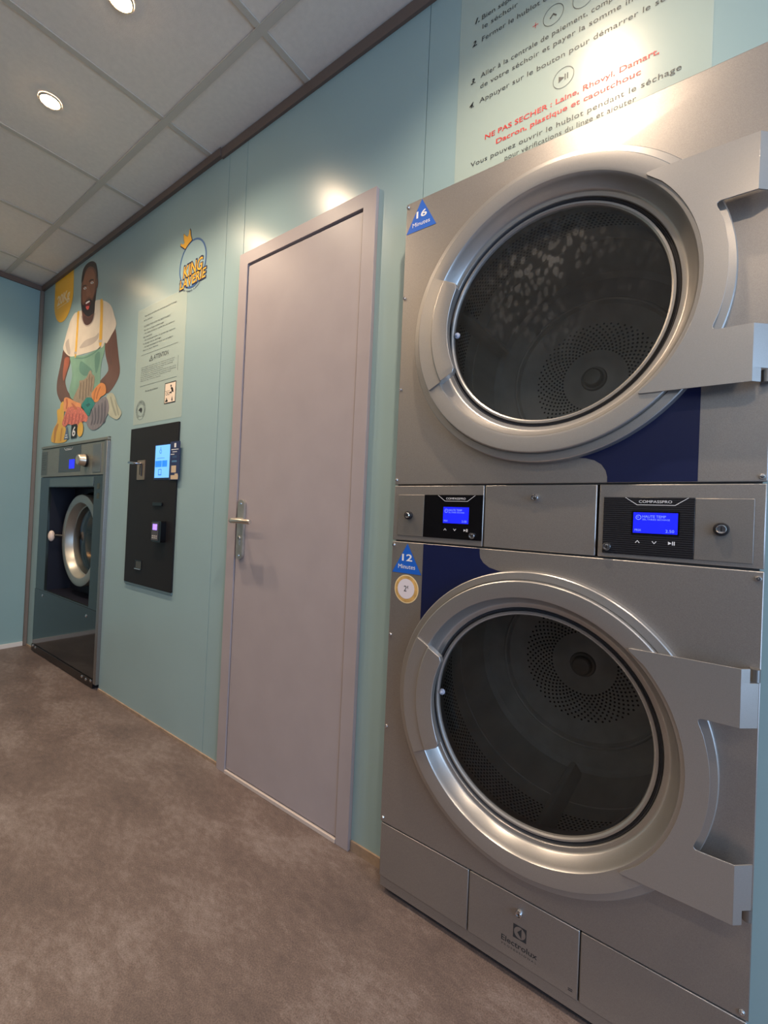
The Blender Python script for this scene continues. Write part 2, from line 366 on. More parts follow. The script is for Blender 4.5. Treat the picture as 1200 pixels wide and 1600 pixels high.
bm = tube([(-1.457, -0.020, 0.992), (-1.457, -0.050, 0.992), (-1.455, -0.060, 0.992), (-1.448, -0.067, 0.992), (-1.436, -0.069, 0.992), (-1.395, -0.068, 0.992), (-1.345, -0.066, 0.991), (-1.338, -0.066, 0.991)], 0.009, n=16, rs=[0.011, 0.011, 0.0105, 0.0102, 0.010, 0.0095, 0.0095, 0.007])
obj('door_lever', bm, mat('satin_lever', (214, 202, 188), 0.25, 0.85), hp)
bm = lathe([(0.0001, -0.027), (0.0065, -0.027), (0.0075, -0.025), (0.0075, -0.021)], -1.457, 0.925, 20)
bx(-1.4595, -1.4545, -0.0245, -0.021, 0.897, 0.922, bm)
obj('lock_cylinder', bm, STEELD, hp)
bm = bx(-1.4583, -1.4557, -0.0278, -0.0268, 0.9205, 0.9295); bx(-1.4600, -1.4540, -0.0225, -0.0219, 0.898, 0.915, bm)
obj('keyhole', bm, BLACKM, hp, smooth=False)
for z in (1.058, 0.857): obj('screw', lathe([(0.0001, -0.0242), (0.004, -0.0242), (0.0052, -0.0225), (0.0052, -0.0215)], -1.457, z, 16), CHROME, hp)

# ------------------------------------------------------------------ ceiling downlights
LENS = mat('lamp_lens', (255, 236, 205), 0.5, emit=(255, 214, 160), es=110)
BEZ = mat('lamp_bezel', (210, 196, 180), 0.4, 0.2)
DLAB = {(-2.1, -0.51): 'lit recessed ceiling downlight nearer the left wall, whole disc in view',
        (-1.5, -0.51): 'lit recessed ceiling downlight cut by the top edge of the photo'}
def downlight(x, y, e, n):
    lab = DLAB.get((x, y), 'lit recessed ceiling downlight outside the photo, ' + n)
    d = thing('ceiling_downlight', lab, 'ceiling light', (x, y, CEIL), 'recessed ceiling downlights')
    bm = lathe([(0.0305, CEIL-0.003), (0.0305, CEIL-0.005), (0.033, CEIL-0.0055), (0.0365, CEIL-0.003), (0.0365, CEIL+0.0015)], 0, 0, 40)
    for v in bm.verts: v.co = Vector((v.co.x+x, v.co.z+y, v.co.y))
    obj('bezel', bm, BEZ, d)
    bm = lathe([(0.0001, CEIL-0.0105), (0.012, CEIL-0.0100), (0.024, CEIL-0.0080), (0.0305, CEIL-0.0040)], 0, 0, 32)
    for v in bm.verts: v.co = Vector((v.co.x+x, v.co.z+y, v.co.y))
    obj('lens', bm, LENS, d)
    sp = spot((0, 0, -0.035), e, d)
ROW = 40
downlight(-2.1, -0.51, ROW, ''); downlight(-1.5, -0.51, ROW, '')
downlight(-3.3, -0.51, ROW, 'next to the left wall'); downlight(-0.3, -0.51, ROW*1.2, 'above the stacked dryer'); downlight(0.9, -0.51, ROW*0.7, 'right of the stacked dryer')
for x, n, q in ((-3.3, 'second row, next to the left wall', 0.5), (-2.1, 'second row, opposite the payment terminal', 0.5), (-1.5, 'second row, opposite the service door', 0.5), (0.3, 'second row, opposite the stacked dryer', 0.9), (1.5, 'second row, next to the shop window', 0.5)):
    downlight(x, -1.71, ROW*q, n)

# ================================================================== THE STACKED DRYER
YF = -0.0706
dry = thing('stacked_tumble_dryer', 'tall silver double tumble dryer, two round glass doors stacked one above the other', 'tumble dryer', (-0.307, 0.3, 0))
bm = bx(DX0+0.006, DX0+0.012, -0.062, 0.85, 0.03, 1.900); bx(DX1-0.012, DX1-0.006, -0.062, 0.85, 0.03, 1.900, bm)
bx(DX0+0.006, DX1-0.006, -0.062, 0.85, 1.893, 1.900, bm); bx(DX0+0.006, DX1-0.006, 0.85, 0.856, 0.03, 1.900, bm); bx(DX0+0.006, DX1-0.006, -0.055, 0.85, 0.03, 0.036, bm)
bx(DX0+0.012, DX1-0.012, -0.062, 0.85, 0.966, 0.969, bm); bx(DX0+0.012, DX1-0.012, -0.062, 0.85, 1.119, 1.122, bm); bx(DX0+0.012, DX1-0.012, -0.062, -0.056, 0.188, 0.196, bm)
obj('cabinet', bm, mat('cabinet_steel', (92, 90, 88), 0.5, 0.5), dry, smooth=False)
CX, ZL, ZU = -0.303, 0.5874, 1.5045

def prect(name, x0, x1, z0, z1, M, par, y0=YF, y1=-0.056, bev=0.0022, label=None):
    return obj(name, slab([rect(x0, x1, z0, z1)], y0, y1), M, par, bevel=bev, label=label)
# front sheets
fu = obj('front_panel', slab([rect(DX0, DX1, 1.1225, DZ1), circle(CX, ZU, 0.312)[::-1]], YF, -0.055), SILVER, dry, bevel=0.0018, label='upper front panel')
fl = obj('front_panel', slab([rect(DX0, DX1, 0.1945, 0.9660), circle(CX, ZL, 0.312)[::-1]], YF, -0.055), SILVER, dry, bevel=0.0018, label='lower front panel')
# navy decals
def decal(name, P, par, M=NAVY, y=YF-0.0004, lab=None): return flatobj(name, slab([P], y, y, flat=True), M, par, lab)
P = [(-0.1665, 1.1235), (-0.0137, 1.1235), (-0.0137, 1.33), (-0.06, 1.33)] + circle(CX, ZU, 0.325, 20, -0.62, -1.72) + [(-0.335, 1.1815), (-0.29, 1.1800), (-0.24, 1.1782), (-0.2094, 1.1752), (-0.192, 1.170), (-0.1785, 1.161), (-0.170, 1.148), (-0.1665, 1.135)]
decal('decal', P, fu, lab='navy blue swoosh under the upper door')
P = [(-0.5995, 0.9650), (-0.5995, 0.75)] + [(-0.53, 0.75)] + circle(CX, ZL, 0.325, 20, PI-0.62, PI-1.72) + [(-0.29, 0.9135), (-0.33, 0.9138), (-0.3584, 0.9140), (-0.3926, 0.9165), (-0.415, 0.922), (-0.430, 0.9315), (-0.4385, 0.943), (-0.4405, 0.955), (-0.4405, 0.9650)]
decal('decal', P, fl, lab='navy blue swoosh above the lower door')

# control strip
for (x0, x1) in ((DX0, -0.4350), (-0.4325, -0.1840), (-0.1800, DX1)):
    if x1 == -0.4350: cl = prect('control_panel', x0, x1, 0.9700, 1.1190, SILVER, dry, label='left control panel')
    elif x0 == -0.4325: cm = prect('service_flap', x0, x1, 0.9700, 1.1190, SILVER, dry, label='blank flap with one lock between the two control panels')
    else: cr = prect('control_panel', x0, x1, 0.9700, 1.1190, SILVER, dry, label='right control panel')
PLATE = vary(mat('plate_steel', (150, 146, 142), 0.42, 0.75), 500, 0.06, 2)
obj('blank_plate', slab([rect(-0.6840, -0.6020, 0.9835, 1.0945)], YF-0.0018, YF-0.0003), PLATE, cl, bevel=0.0008)
obj('display_panel', slab([rect(-0.6015, -0.4365, 0.9835, 1.0950)], YF-0.0022, YF-0.0003), BLACKG, cl, bevel=0.0006)
obj('blank_plate', slab([rect(-0.0155, 0.0692, 0.9780, 1.0920)], YF-0.0018, YF-0.0003), PLATE, cr, bevel=0.0008)
obj('display_panel', slab([rect(-0.1705, -0.0160, 0.9780, 1.0930)], YF-0.0022, YF-0.0003), STRIPED, cr, bevel=0.0006)
SCR = mat('screen_blue', (20, 20, 200), 0.3, emit=(22, 34, 250), es=0.95)
SCRT = mat('screen_text', (120, 140, 255), 0.3, emit=(110, 130, 255), es=0.9)
def controls(par, sx0, sx1, sz0, sz1, bx0, bx1, bz0, bz1, ax, az, price):
    y = YF-0.0023
    obj('screen_bezel', slab([rrect(sx0-0.003, sx1+0.003, sz0-0.003, sz1+0.003, 0.001)], y-0.0006, y), BLACKG, par)
    sc = flatobj('screen', slab([rect(sx0, sx1, sz0, sz1)], y-0.0008, y, flat=True), SCR, par)
    w_ = sx1-sx0; h_ = sz1-sz0; yt = y-0.0010
    bm = text('HAUTE TEMP', sx0+0.21*w_, sx0+0.74*w_, sz0+0.75*h_, 0.12*h_, yt)
    text('SEL.TARIES SECHAGE', sx0+0.21*w_, sx0+0.83*w_, sz0+0.63*h_, 0.075*h_, yt, bm)
    text('PRIX', sx0+0.04*w_, sx0+0.19*w_, sz0+0.09*h_, 0.10*h_, yt, bm)
    text(price, sx0+0.74*w_, sx0+0.93*w_, sz0+0.07*h_, 0.13*h_, yt, bm)
    slab([circle(sx0+0.12*w_, sz0+0.76*h_, 0.12*h_, 20), circle(sx0+0.12*w_, sz0+0.76*h_, 0.095*h_, 20)[::-1]], yt, yt, bm, flat=True)
    slab([rect(sx0+0.085*w_, sx0+0.13*w_, sz0+0.76*h_, sz0+0.785*h_)], yt, yt, bm, flat=True)
    flatobj('screen_text', bm, SCRT, sc, 'pale blue display text')
    # header: white line shaped like a tray with the name in it
    t_ = 0.0010; s_ = (bx1-bx0)*0.2
    bm = slab([[(bx0, bz1), (bx0+s_, bz0), (bx1-s_, bz0), (bx1, bz1), (bx1-1.4*t_, bz1), (bx1-s_-0.5*t_, bz0+t_), (bx0+s_+0.5*t_, bz0+t_), (bx0+1.4*t_, bz1)]], y-0.0003, y, flat=True)
    text('COMPASSPRO', bx0+0.23*(bx1-bx0), bx1-0.25*(bx1-bx0), bz0+0.0045, 0.0050, y-0.0003, bm)
    flatobj('header_mark', bm, WHITEP, par, 'white header line and name')
    for i, x in enumerate(ax):
        bm = bmesh.new(); z = az[i]; k = 0.0040; q = 0.0011
        if i == 0: P = [(x-k, z-k*.5), (x-k*.75, z-k*.5-q), (x, z+k*.55-q), (x+k*.75, z-k*.5-q), (x+k, z-k*.5), (x, z+k*.7)]
        elif i == 1: P = [(x-k, z+k*.5), (x-k*.75, z+k*.5+q), (x, z-k*.55+q), (x+k*.75, z+k*.5+q), (x+k, z+k*.5), (x, z-k*.7)]
        else: P = [(x-k*1.1, z-k*.8), (x-k*1.1, z+k*.8), (x+k*.3, z)]
        slab([P], y-0.0003, y, bm, flat=True)
        if i == 2:
            for dx in (0.0024, 0.0052): slab([rect(x+dx-0.0004, x+dx+0.0012, z-k*.9, z+k*.9)], y-0.0003, y, bm, flat=True)
        flatobj('button_symbol', bm, WHITEP, par, ('white up arrow', 'white down arrow', 'white play and pause symbol')[i])
controls(cl, -0.5430, -0.4720, 1.0230, 1.0640, -0.561, -0.456, 1.0785, 1.0940, (-0.5364, -0.5092, -0.4800), (1.0068, 1.0066, 1.0068), '2.00')
controls(cr, -0.1160, -0.0420, 1.0225, 1.0630, -0.132, -0.0256, 1.0775, 1.0925, (-0.1076, -0.0793, -0.0520), (1.0053, 1.0048, 1.0053), '2.50')
def camlock(par, x, z, r=0.0092, d=0.007, collar=True, y=YF):
    if collar:
        c = obj('lock', lathe([(r*1.22, y), (r*1.22, y-d*1.3), (r*1.08, y-d*1.7), (r*0.86, y-d*1.75), (r*0.80, y-d*1.4)], x, z, 32), RUBBER, par)
        obj('barrel', lathe([(r*0.80, y-d*0.5), (r*0.80, y-d*1.85), (r*0.66, y-d*2.05), (r*0.30, y-d*2.0), (0.0001, y-d*2.0)], x, z, 28), CHROME, c)
        yf = y-d*2.0
    else:
        c = obj('lock', lathe([(r*0.98, y+0.001), (r, y-d*0.8), (r*0.86, y-d), (r*0.66, y-d), (r*0.60, y-d*0.75), (r*0.25, y-d*0.8), (0.0001, y-d*0.8)], x, z, 28), CHROME, par)
        yf = y-d*0.8
    obj('keyhole', bx(x-r*0.13, x+r*0.13, yf-0.0008, yf+0.0002, z-r*0.42, z+r*0.42), BLACKM, c, smooth=False)
camlock(cl, -0.6470, 1.0390); camlock(cr, 0.0235, 1.0365, 0.0098)
camlock(cl, -0.4600, 0.9950, 0.0080, 0.009, False, YF-0.002); camlock(cr, -0.1615, 0.9915, 0.0080, 0.009, False, YF-0.002)
camlock(cm, -0.3120, 1.0900, 0.0078, 0.009, False)

# bottom drawers and kick plate
prect('bottom_panel', DX0+0.003, -0.4345, 0.0480, 0.1915, SILVER, dry, label='left bottom panel')
bd = prect('bottom_panel', -0.4325, -0.1845, 0.0480, 0.1915, SILVER, dry, label='middle bottom panel with lock and maker name')
prect('bottom_panel', -0.1825, DX1-0.002, 0.0480, 0.1915, SILVER, dry, label='right bottom panel')
camlock(bd, -0.3100, 0.1600, 0.0078, 0.009, False)
obj('kick_plate', bx(DX0+0.004, DX1-0.003, -0.0660, -0.050, 0.0180, 0.0455), SILVER, dry, bevel=0.0015)
obj('plinth', bx(DX0+0.020, DX1-0.02, -0.048, 0.84, 0.0, 0.030), BLACKM, dry, smooth=False)
bm = text('Electrolux', -0.3490, -0.2680, 0.0800, 0.0118, YF-0.0003, off=0.012)
text('PROFESSIONAL', -0.3480, -0.2690, 0.0700, 0.0042, YF-0.0003, bm, space=1.7)
# square emblem: disc cut by a bar, a pointed blade on the left and a sail on the right
ex, ez, es_ = -0.3075, 0.1155, 0.0150
slab([rect(ex-es_, ex+es_, ez-es_, ez+es_), circle(ex, ez, es_*0.86, 40)[::-1]], YF-0.0003, YF, bm, flat=True)
rr_ = es_*0.86
slab([[(ex-rr_*0.42, ez), (ex+rr_*0.12, ez+rr_*0.62), (ex+rr_*0.30, ez+rr_*0.90), (ex+rr_*0.30, ez-rr_*0.90), (ex+rr_*0.12, ez-rr_*0.62)]], YF-0.0003, YF, bm, flat=True)
slab([circle(ex, ez, rr_*0.30, 16)], YF-0.0003, YF, bm, flat=True) if False else None
flatobj('maker_mark', bm, INK, bd, 'dark grey maker name and square emblem')
bm = bmesh.new()
for zz in (0.0600, 0.0635): slab([rect(-0.2035, -0.1945, zz, zz+0.0018)], YF-0.0003, YF, bm, flat=True)
flatobj('rating_mark', bm, INK, bd)

# screws
for par, L_ in ((fu, [(-0.6950, 1.8960), (-0.6945, 1.6410), (-0.6945, 1.3870), (-0.6945, 1.1350), (0.0777, 1.1315)]), (fl, [(-0.6945, 0.9560), (-0.6930, 0.7085), (-0.6930, 0.4560), (-0.6915, 0.2070), (0.0774, 0.9530), (0.0755, 0.2060)])):
    for x, z in L_:
        obj('screw', lathe([(0.0001, YF-0.0028), (0.0012, YF-0.0026), (0.0014, YF-0.0038), (0.0034, YF-0.0036), (0.0048, YF-0.0018), (0.0050, YF+0.0002)], x, z, 20), CHROME, par)

# stickers
TRIB = mat('sticker_blue', (28, 98, 200), 0.4); 
def minutes(x, z0, z1, wd, num, par):
    s_ = decal('minutes_sticker', [(x, z1), (x-wd, z0), (x+wd, z0)], par, TRIB, YF-0.0006, 'blue triangular sticker reading %s Minutes' % num)
    bm = text(num, x-wd*0.34, x+wd*0.36, z0+(z1-z0)*0.42, 0.0175, YF-0.0009, off=0.02)
    text('Minutes', x-wd*0.58, x+wd*0.58, z0+(z1-z0)*0.155, 0.0115, YF-0.0009, bm)
    flatobj('sticker_lettering', bm, WHITEP, s_)
minutes(-0.6500, 1.8190, 1.9030, 0.0475, '16', fu)
minutes(-0.6490, 0.8815, 0.9620, 0.0470, '12', fl)
GOLD = vary(mat('coin_gold', (206, 164, 98), 0.4), 60, 0.25); 
pr = decal('price_sticker', circle(-0.6470, 0.8395, 0.0385, 48), fl, mat('coin_edge', (238, 214, 166), 0.4), YF-0.0005, 'round coin-like sticker reading 2 euro')
decal('coin_rim', circle(-0.6470, 0.8395, 0.0355, 48), pr, GOLD, YF-0.0008)
decal('coin_face', circle(-0.6480, 0.8400, 0.0270, 40), pr, mat('coin_face', (226, 218, 224), 0.4), YF-0.0011)
bm = text('2', -0.6545, -0.6460, 0.8330, 0.0150, YF-0.0014); text('\u20ac', -0.6450, -0.6395, 0.8415, 0.0065, YF-0.0014, bm)
flatobj('sticker_lettering', bm, BLACKINK, pr)

# ---- doors and drums
DRUM = vary(mat('drum_steel', (206, 204, 196), 0.45, 0.12), 14, 0.12, 5, (1, 0.3, 1), rvar=0.08)
DRUMB = vary(mat('drum_back_steel', (134, 131, 122), 0.45, 0.4), 10, 0.12, 5)
HOLE = mat('perforation', (10, 10, 11), 0.8)
BEAD = mat('bead_steel', (224, 222, 214), 0.3, 0.3)
HINGEM = mat('hinge_metal', (140, 138, 136), 0.35, 0.8)
def dryer_door(zc, upper):
    s = -1 if upper else 1      # the upper door is hung the same way; its lock catch sits mirrored
    lab = 'upper' if upper else 'lower'
    door = obj('door', lathe([(0.3145, -0.058), (0.3375, -0.0712), (0.3365, -0.0925), (0.3345, -0.0945), (0.3200, -0.0960), (0.3190, -0.0930), (0.3178, -0.0930), (0.3170, -0.1065), (0.3150, -0.1080),
                              (0.2860, -0.1085), (0.2805, -0.1070), (0.2780, -0.1030), (0.2765, -0.0970), (0.2655, -0.0740), (0.2635, -0.0710), (0.2600, -0.0695), (0.2540, -0.0685), (0.2530, -0.0670), (0.2530, -0.045)], CX, zc, 160), RING, dry, label=lab+' round door')
    obj('gasket', lathe([(0.2532, -0.060), (0.2515, -0.0645), (0.2490, -0.0610), (0.2465, -0.0640), (0.2452, -0.060), (0.2452, -0.040)], CX, zc, 128), GASKET, door)
    obj('pane_ring', lathe([(0.2450, -0.045), (0.2450, -0.0650), (0.2440, -0.0665), (0.2400, -0.0665), (0.2368, -0.0640), (0.2360, -0.0600), (0.2360, -0.040)], CX, zc, 128), RING, door, label='thin metal ring round the pane')
    obj('pane', lathe([(0.2368, -0.0580), (0.0001, -0.0580)], CX, zc, 96), GLASS_D if upper else GLASS_C, door, label='round glass pane')
    # hinge plate
    zo = 0.2145; zi = 0.1150; xi = 0.0025; r = 0.2870; xr = 0.0570; y0, y1 = -0.1115, -0.1088
    def ic(rad, dz): return CX+math.sqrt(rad*rad-dz*dz)
    a_ = math.asin(zo/r); Ri = 0.3230; b_ = math.asin(zi/Ri)
    def rc(p, q, t_, rad, n=5):     # rounded corner at q between p and t_
        q = Vector(q); p = Vector(p); t_ = Vector(t_); u = (p-q).normalized(); v = (t_-q).normalized(); o_ = []
        for i in range(n+1):
            k = i/n; o_.append(tuple((q+u*rad)*(1-k)**2 + q*2*k*(1-k) + (q+v*rad)*k*k))
        return o_
    arc_in = [(CX+r*math.cos(t_), zc+r*math.sin(t_)) for t_ in [a_*(1-2*i/40) for i in range(41)]]        # top to bottom
    arc_n = [(CX+Ri*math.cos(t_), zc+Ri*math.sin(t_)) for t_ in [-b_+2*b_*i/24 for i in range(25)]]          # bottom to top
    P = arc_in[3:-3] + rc(arc_in[-4], (arc_in[-1][0]-0.004, zc-zo), (xr, zc-zo), 0.010) + [(xr, zc-zo), (xr, zc-zi)] + rc((xr, zc-zi), (arc_n[0][0]-0.001, zc-zi), arc_n[4], 0.010) \
        + arc_n[3:-3] + rc(arc_n[-5], (arc_n[-1][0]-0.001, zc+zi), (xr, zc+zi), 0.010) + [(xr, zc+zi), (xr, zc+zo)] + rc((xr, zc+zo), (arc_in[0][0]-0.004, zc+zo), arc_in[3], 0.010)
    hp_ = obj('hinge_plate', slab([P], y0, y1), RING, door, bevel=0.0007, label='flat hinge plate with a notch, right side of the door')
    for sg in (1, -1):      # folded right edge, bent back towards the cabinet, cut out at the hinge
        bm = bmesh.new()
        for (za, zb, xe, ye) in ((zi, 0.1905, 0.0815, -0.0900), (0.1905, zo, 0.0690, -0.1005)):
            z0, z1 = sorted((zc+sg*za, zc+sg*zb))
            v = [bm.verts.new(q) for q in ((xr, y0, z0), (xr, y0, z1), (xe, ye, z1), (xe, ye, z0), (xr, y1, z0), (xr, y1, z1), (xe-0.001, ye+0.0027, z1), (xe-0.001, ye+0.0027, z0))]
            for f in ((0, 1, 2, 3), (4, 7, 6, 5), (0, 4, 5, 1), (2, 6, 7, 3), (1, 5, 6, 2), (0, 3, 7, 4)): bm.faces.new([v[i] for i in f])
        obj('folded_edge', bm, RING, hp_, smooth=False)
    for sg in (1, -1):
        bm = bmesh.new(); z0, z1 = sorted((zc+sg*0.1915, zc+sg*0.2125)); rodz(0.0770, -0.0850, z0, z1, 0.0070, bm)
        bx(0.0700, 0.0840, -0.0845, YF+0.0005, z0+0.001, z1-0.001, bm)
        obj('hinge', bm, HINGEM, hp_)
    # handle: an arc piece with a crease, laid over the ring on the left
    bm = bmesh.new(); n = 26; a0, a1 = PI-0.475, PI+0.490
    prof = [(0.3125, -0.0950), (0.3125, -0.1125), (0.2755, -0.1125), (0.2725, -0.1172), (0.2330, -0.1172), (0.2285, -0.1160), (0.2285, -0.1010), (0.2700, -0.0955)]
    rings = []
    for i in range(n+1):
        t_ = a0+(a1-a0)*i/n; e_ = min(i, n-i)/n; ring = []
        for rr, yy in prof:
            if rr < 0.24 and e_ < 0.04: rr += (0.04-e_)*0.22      # rounded inner corners
            ring.append(bm.verts.new((CX+rr*math.cos(t_), yy, zc+rr*math.sin(t_))))
        rings.append(ring)
    for a, b in zip(rings, rings[1:]):
        for i in range(len(prof)): bm.faces.new((a[i], a[(i+1) % len(prof)], b[(i+1) % len(prof)], b[i]))
    bm.faces.new(rings[0]); bm.faces.new(rings[-1])
    obj('handle', bm, RING, door, bevel=0.0009, label='creased pull handle, left side of the door')
    # little catch on the left edge of the pane
    zq = zc+0.003
    obj('catch', lathe([(0.0001, -0.0700), (0.0028, -0.0695), (0.0035, -0.0640), (0.0070, -0.0630), (0.0075, -0.0590), (0.0075, -0.0570)], CX-0.2290, zq, 12), mat('catch_plastic', (180, 186, 205), 0.4), door)
    # drum
    R_, yb = 0.330, 0.450
    drum = obj('drum', lathe([(0.262, -0.030), (0.300, -0.020), (R_, 0.0), (R_, 0.045), (R_-0.002, 0.047), (R_, 0.049), (R_, 0.250), (R_-0.002, 0.252), (R_, 0.254), (R_, yb-0.015), (R_-0.015, yb), (0.258, yb), (0.254, yb-0.006), (0.246, yb-0.006), (0.242, yb+0.012),
                          (0.200, yb+0.018), (0.090, yb+0.018), (0.070, yb+0.010), (0.045, yb+0.004), (0.0001, yb+0.004)], CX, zc, 120), DRUM, dry, label=lab+' drum')
    obj('bulkhead', lathe([(0.2535, -0.046), (0.262, -0.0300), (0.3000, -0.0500), (0.311, -0.0560)], CX, zc, 96), mat('bulkhead', (60, 60, 62), 0.6, 0.3), drum)
    ph = math.radians(156 if upper else -91)
    for k in range(3):      # lifters: low ridges running along the drum wall
        t_ = ph+2*PI*k/3; c_, s_ = math.cos(t_), math.sin(t_)
        T = Vector((-s_, 0, c_)); Rv = Vector((c_, 0, s_)); base = Vector((CX, 0, zc))
        q = []; bm = bmesh.new()
        for yy, hh, ww in ((0.06, 0.012, 0.022), (0.11, 0.036, 0.026), (0.40, 0.038, 0.026), (0.43, 0.012, 0.022)):
            for rr, tt in ((R_+0.004, -ww), (R_-hh, -0.007), (R_-hh-0.004, 0), (R_-hh, 0.007), (R_+0.004, ww)):
                q.append(bm.verts.new(base+Rv*rr+T*tt+Vector((0, yy, 0))))
        for i in range(3):
            for j in range(4): bm.faces.new((q[i*5+j], q[i*5+j+1], q[(i+1)*5+j+1], q[(i+1)*5+j]))
        bm.faces.new(q[0:5]); bm.faces.new(q[15:20])
        obj('lifter', bm, DRUM, drum)
    bm = bmesh.new()        # holes of the rear plate
    for k in range(10):
        rr = 0.100+k*0.0089; cnt = 44 + k*0
        cnt = int(2*PI*rr/0.0128)
        cnt = 54
        for i in range(cnt):
            t_ = 2*PI*(i+0.5*(k % 2))/cnt; hx, hz = CX+rr*math.cos(t_), zc+rr*math.sin(t_); hr = 0.0034
            bm.faces.new([bm.verts.new((hx+hr*math.cos(2*PI*q/8), yb+0.0172, hz+hr*math.sin(2*PI*q/8))) for q in range(8)])
    flatobj('rear_perforation', bm, HOLE, drum)
    bm = bmesh.new()        # holes of the front band of the drum wall
    for k in range(13):
        yy = 0.058+k*0.0105; cnt = 190
        for i in range(cnt):
            t_ = 2*PI*(i+0.5*(k % 2))/cnt; rr = R_-0.0008; d_ = 0.0034/rr
            v = []
            for q in range(6):
                tt = t_+d_*math.cos(2*PI*q/6); v.append(bm.verts.new((CX+rr*math.cos(tt), yy+0.0034*math.sin(2*PI*q/6), zc+rr*math.sin(tt))))
            bm.faces.new(v)
    flatobj('wall_perforation', bm, HOLE, drum)
    obj('rear_bead', lathe([(0.2565, yb-0.001), (0.2545, yb-0.006), (0.2515, yb-0.0085), (0.2485, yb-0.006), (0.2475, yb-0.001)], CX, zc, 120), BEAD, drum)
    obj('hub', lathe([(0.040, yb+0.006), (0.036, yb-0.004), (0.030, yb-0.004), (0.028, yb-0.020), (0.024, yb-0.024), (0.0001, yb-0.026)], CX, zc, 40), DRUMB, drum)
    return door
dryer_door(ZU, True); dryer_door(ZL, False)

# ================================================================== THE WASHER
was = thing('washing_machine', 'dark steel front-loading washing machine built into the wall below the printed man', 'washing machine', (-3.22, 0.25, 0))
WS = vary(mat('washer_steel', (138, 138, 128), 0.38, 0.4), 20, 0.06, 3, (1, 1, 8)); WD = mat('washer_dark_panel', (62, 72, 74), 0.16, 0.55, 0.6); WR = mat('recess_navy', (16, 18, 34), 0.5)
WG = mat('washer_gloss', (30, 36, 40), 0.07, 0.25, 0.7)
bm = bx(-3.735, -2.725, 0.30, 0.42, 0.01, 1.40); bx(-3.735, -3.728, 0.0, 0.3, 0.01, 1.40, bm); bx(-2.735, -2.728, 0.0, 0.3, 0.01, 1.40, bm)
obj('body', bm, BLACKM, was, smooth=False)
obj('top_cap', slab([rect(-3.742, -2.694, 1.392, 1.408)], -0.016, 0.02), WS, was, bevel=0.002)
obj('cap_gap', bx(-3.742, -2.694, -0.006, 0.01, 1.4082, 1.4115), BLACKM, was, smooth=False)
cp = obj('control_panel', slab([rect(-3.742, -2.728, 1.200, 1.389)], -0.012, 0.0), WS, was, bevel=0.0015)
obj('display_panel', slab([rect(-3.412, -3.062, 1.226, 1.384)], -0.0135, -0.012), mat('display_dark', (64, 66, 66), 0.2), cp)
flatobj('screen', slab([rect(-3.235, -3.150, 1.245, 1.302)], -0.0140, 0, flat=True), SCR, cp)
bm = slab([[(-3.33, 1.378), (-3.305, 1.364), (-3.21, 1.364), (-3.185, 1.378), (-3.19, 1.378), (-3.212, 1.3665), (-3.303, 1.3665), (-3.325, 1.378)]], -0.0140, 0, flat=True); text('COMPASSPRO', -3.30, -3.215, 1.3695, 0.007, -0.0140, bm)
flatobj('header_mark', bm, WHITEP, cp)
kn = obj('selector_knob', lathe([(0.036, -0.013), (0.036, -0.030), (0.0335, -0.034), (0.031, -0.056), (0.028, -0.060), (0.0001, -0.061)], -2.972, 1.286, 40), mat('knob_metal', (206, 188, 166), 0.3, 0.75), cp)
obj('knob_collar', lathe([(0.0362, -0.014), (0.0385, -0.017), (0.0385, -0.024), (0.0362, -0.027)], -2.972, 1.286, 40), RUBBER, kn)
obj('detergent_flap', slab([rect(-2.882, -2.772, 1.214, 1.378)], -0.0145, -0.012), STEEL, cp, bevel=0.001)
obj('label_plate', slab([rect(-3.735, -3.625, 1.214, 1.372)], -0.0135, -0.012), mat('label_plate', (104, 108, 104), 0.4, 0.4), cp)
bm = bmesh.new()
for k in range(7): slab([rect(-3.715, -3.645-0.02*(k % 3 == 2), 1.345-k*0.016, 1.3475-k*0.016)], -0.0139, 0, bm, flat=True)
flatobj('label_text', bm, INK, cp)
fp = obj('front_panel', slab([rect(-3.742, -2.728, 0.085, 1.196), rect(-3.578, -2.853, 0.4375, 1.1300)[::-1]], -0.010, 0.004), WD, was, bevel=0.001)
# bright slanted upper reveal and the deep navy recess
bm = bx(-3.590, -3.578, 0.004, 0.24, 0.4255, 1.142); bx(-2.853, -2.841, 0.004, 0.24, 0.4255, 1.142, bm); bx(-3.578, -2.853, 0.004, 0.24, 1.130, 1.142, bm); bx(-3.578, -2.853, 0.004, 0.24, 0.4255, 0.4375, bm)
slab([rect(-3.590, -2.841, 0.4255, 1.142), circle(-3.195, 0.795, 0.22, 64)[::-1]], 0.14, 0.15, bm)
obj('recess', bm, WR, fp, smooth=False)
obj('reveal_strip', slab([rect(-3.560, -2.862, 1.134, 1.188)], -0.0125, -0.0098), mat('reveal', (112, 122, 120), 0.25, 0.6), fp, bevel=0.001)
MO = mat('mark_olive', (66, 70, 60), 0.5)
for z0 in (1.118, 1.062): flatobj('warning_mark', slab([rect(-2.815, -2.780, z0, z0+0.032)], -0.0104, 0, flat=True), MO, fp)
obj('lower_panel', slab([rect(-3.742, -2.728, 0.052, 0.4300)], -0.0130, -0.0101), WG, was, bevel=0.001)
obj('kick_plate', slab([rect(-3.738, -2.728, 0.004, 0.0500)], -0.0180, -0.010), mat('kick_dark', (44, 38, 36), 0.3, 0.5), was, bevel=0.001)
obj('side_trim', slab([rect(-2.725, -2.6915, 0.03, 1.389)], -0.018, 0.005), STEEL, was, bevel=0.002)
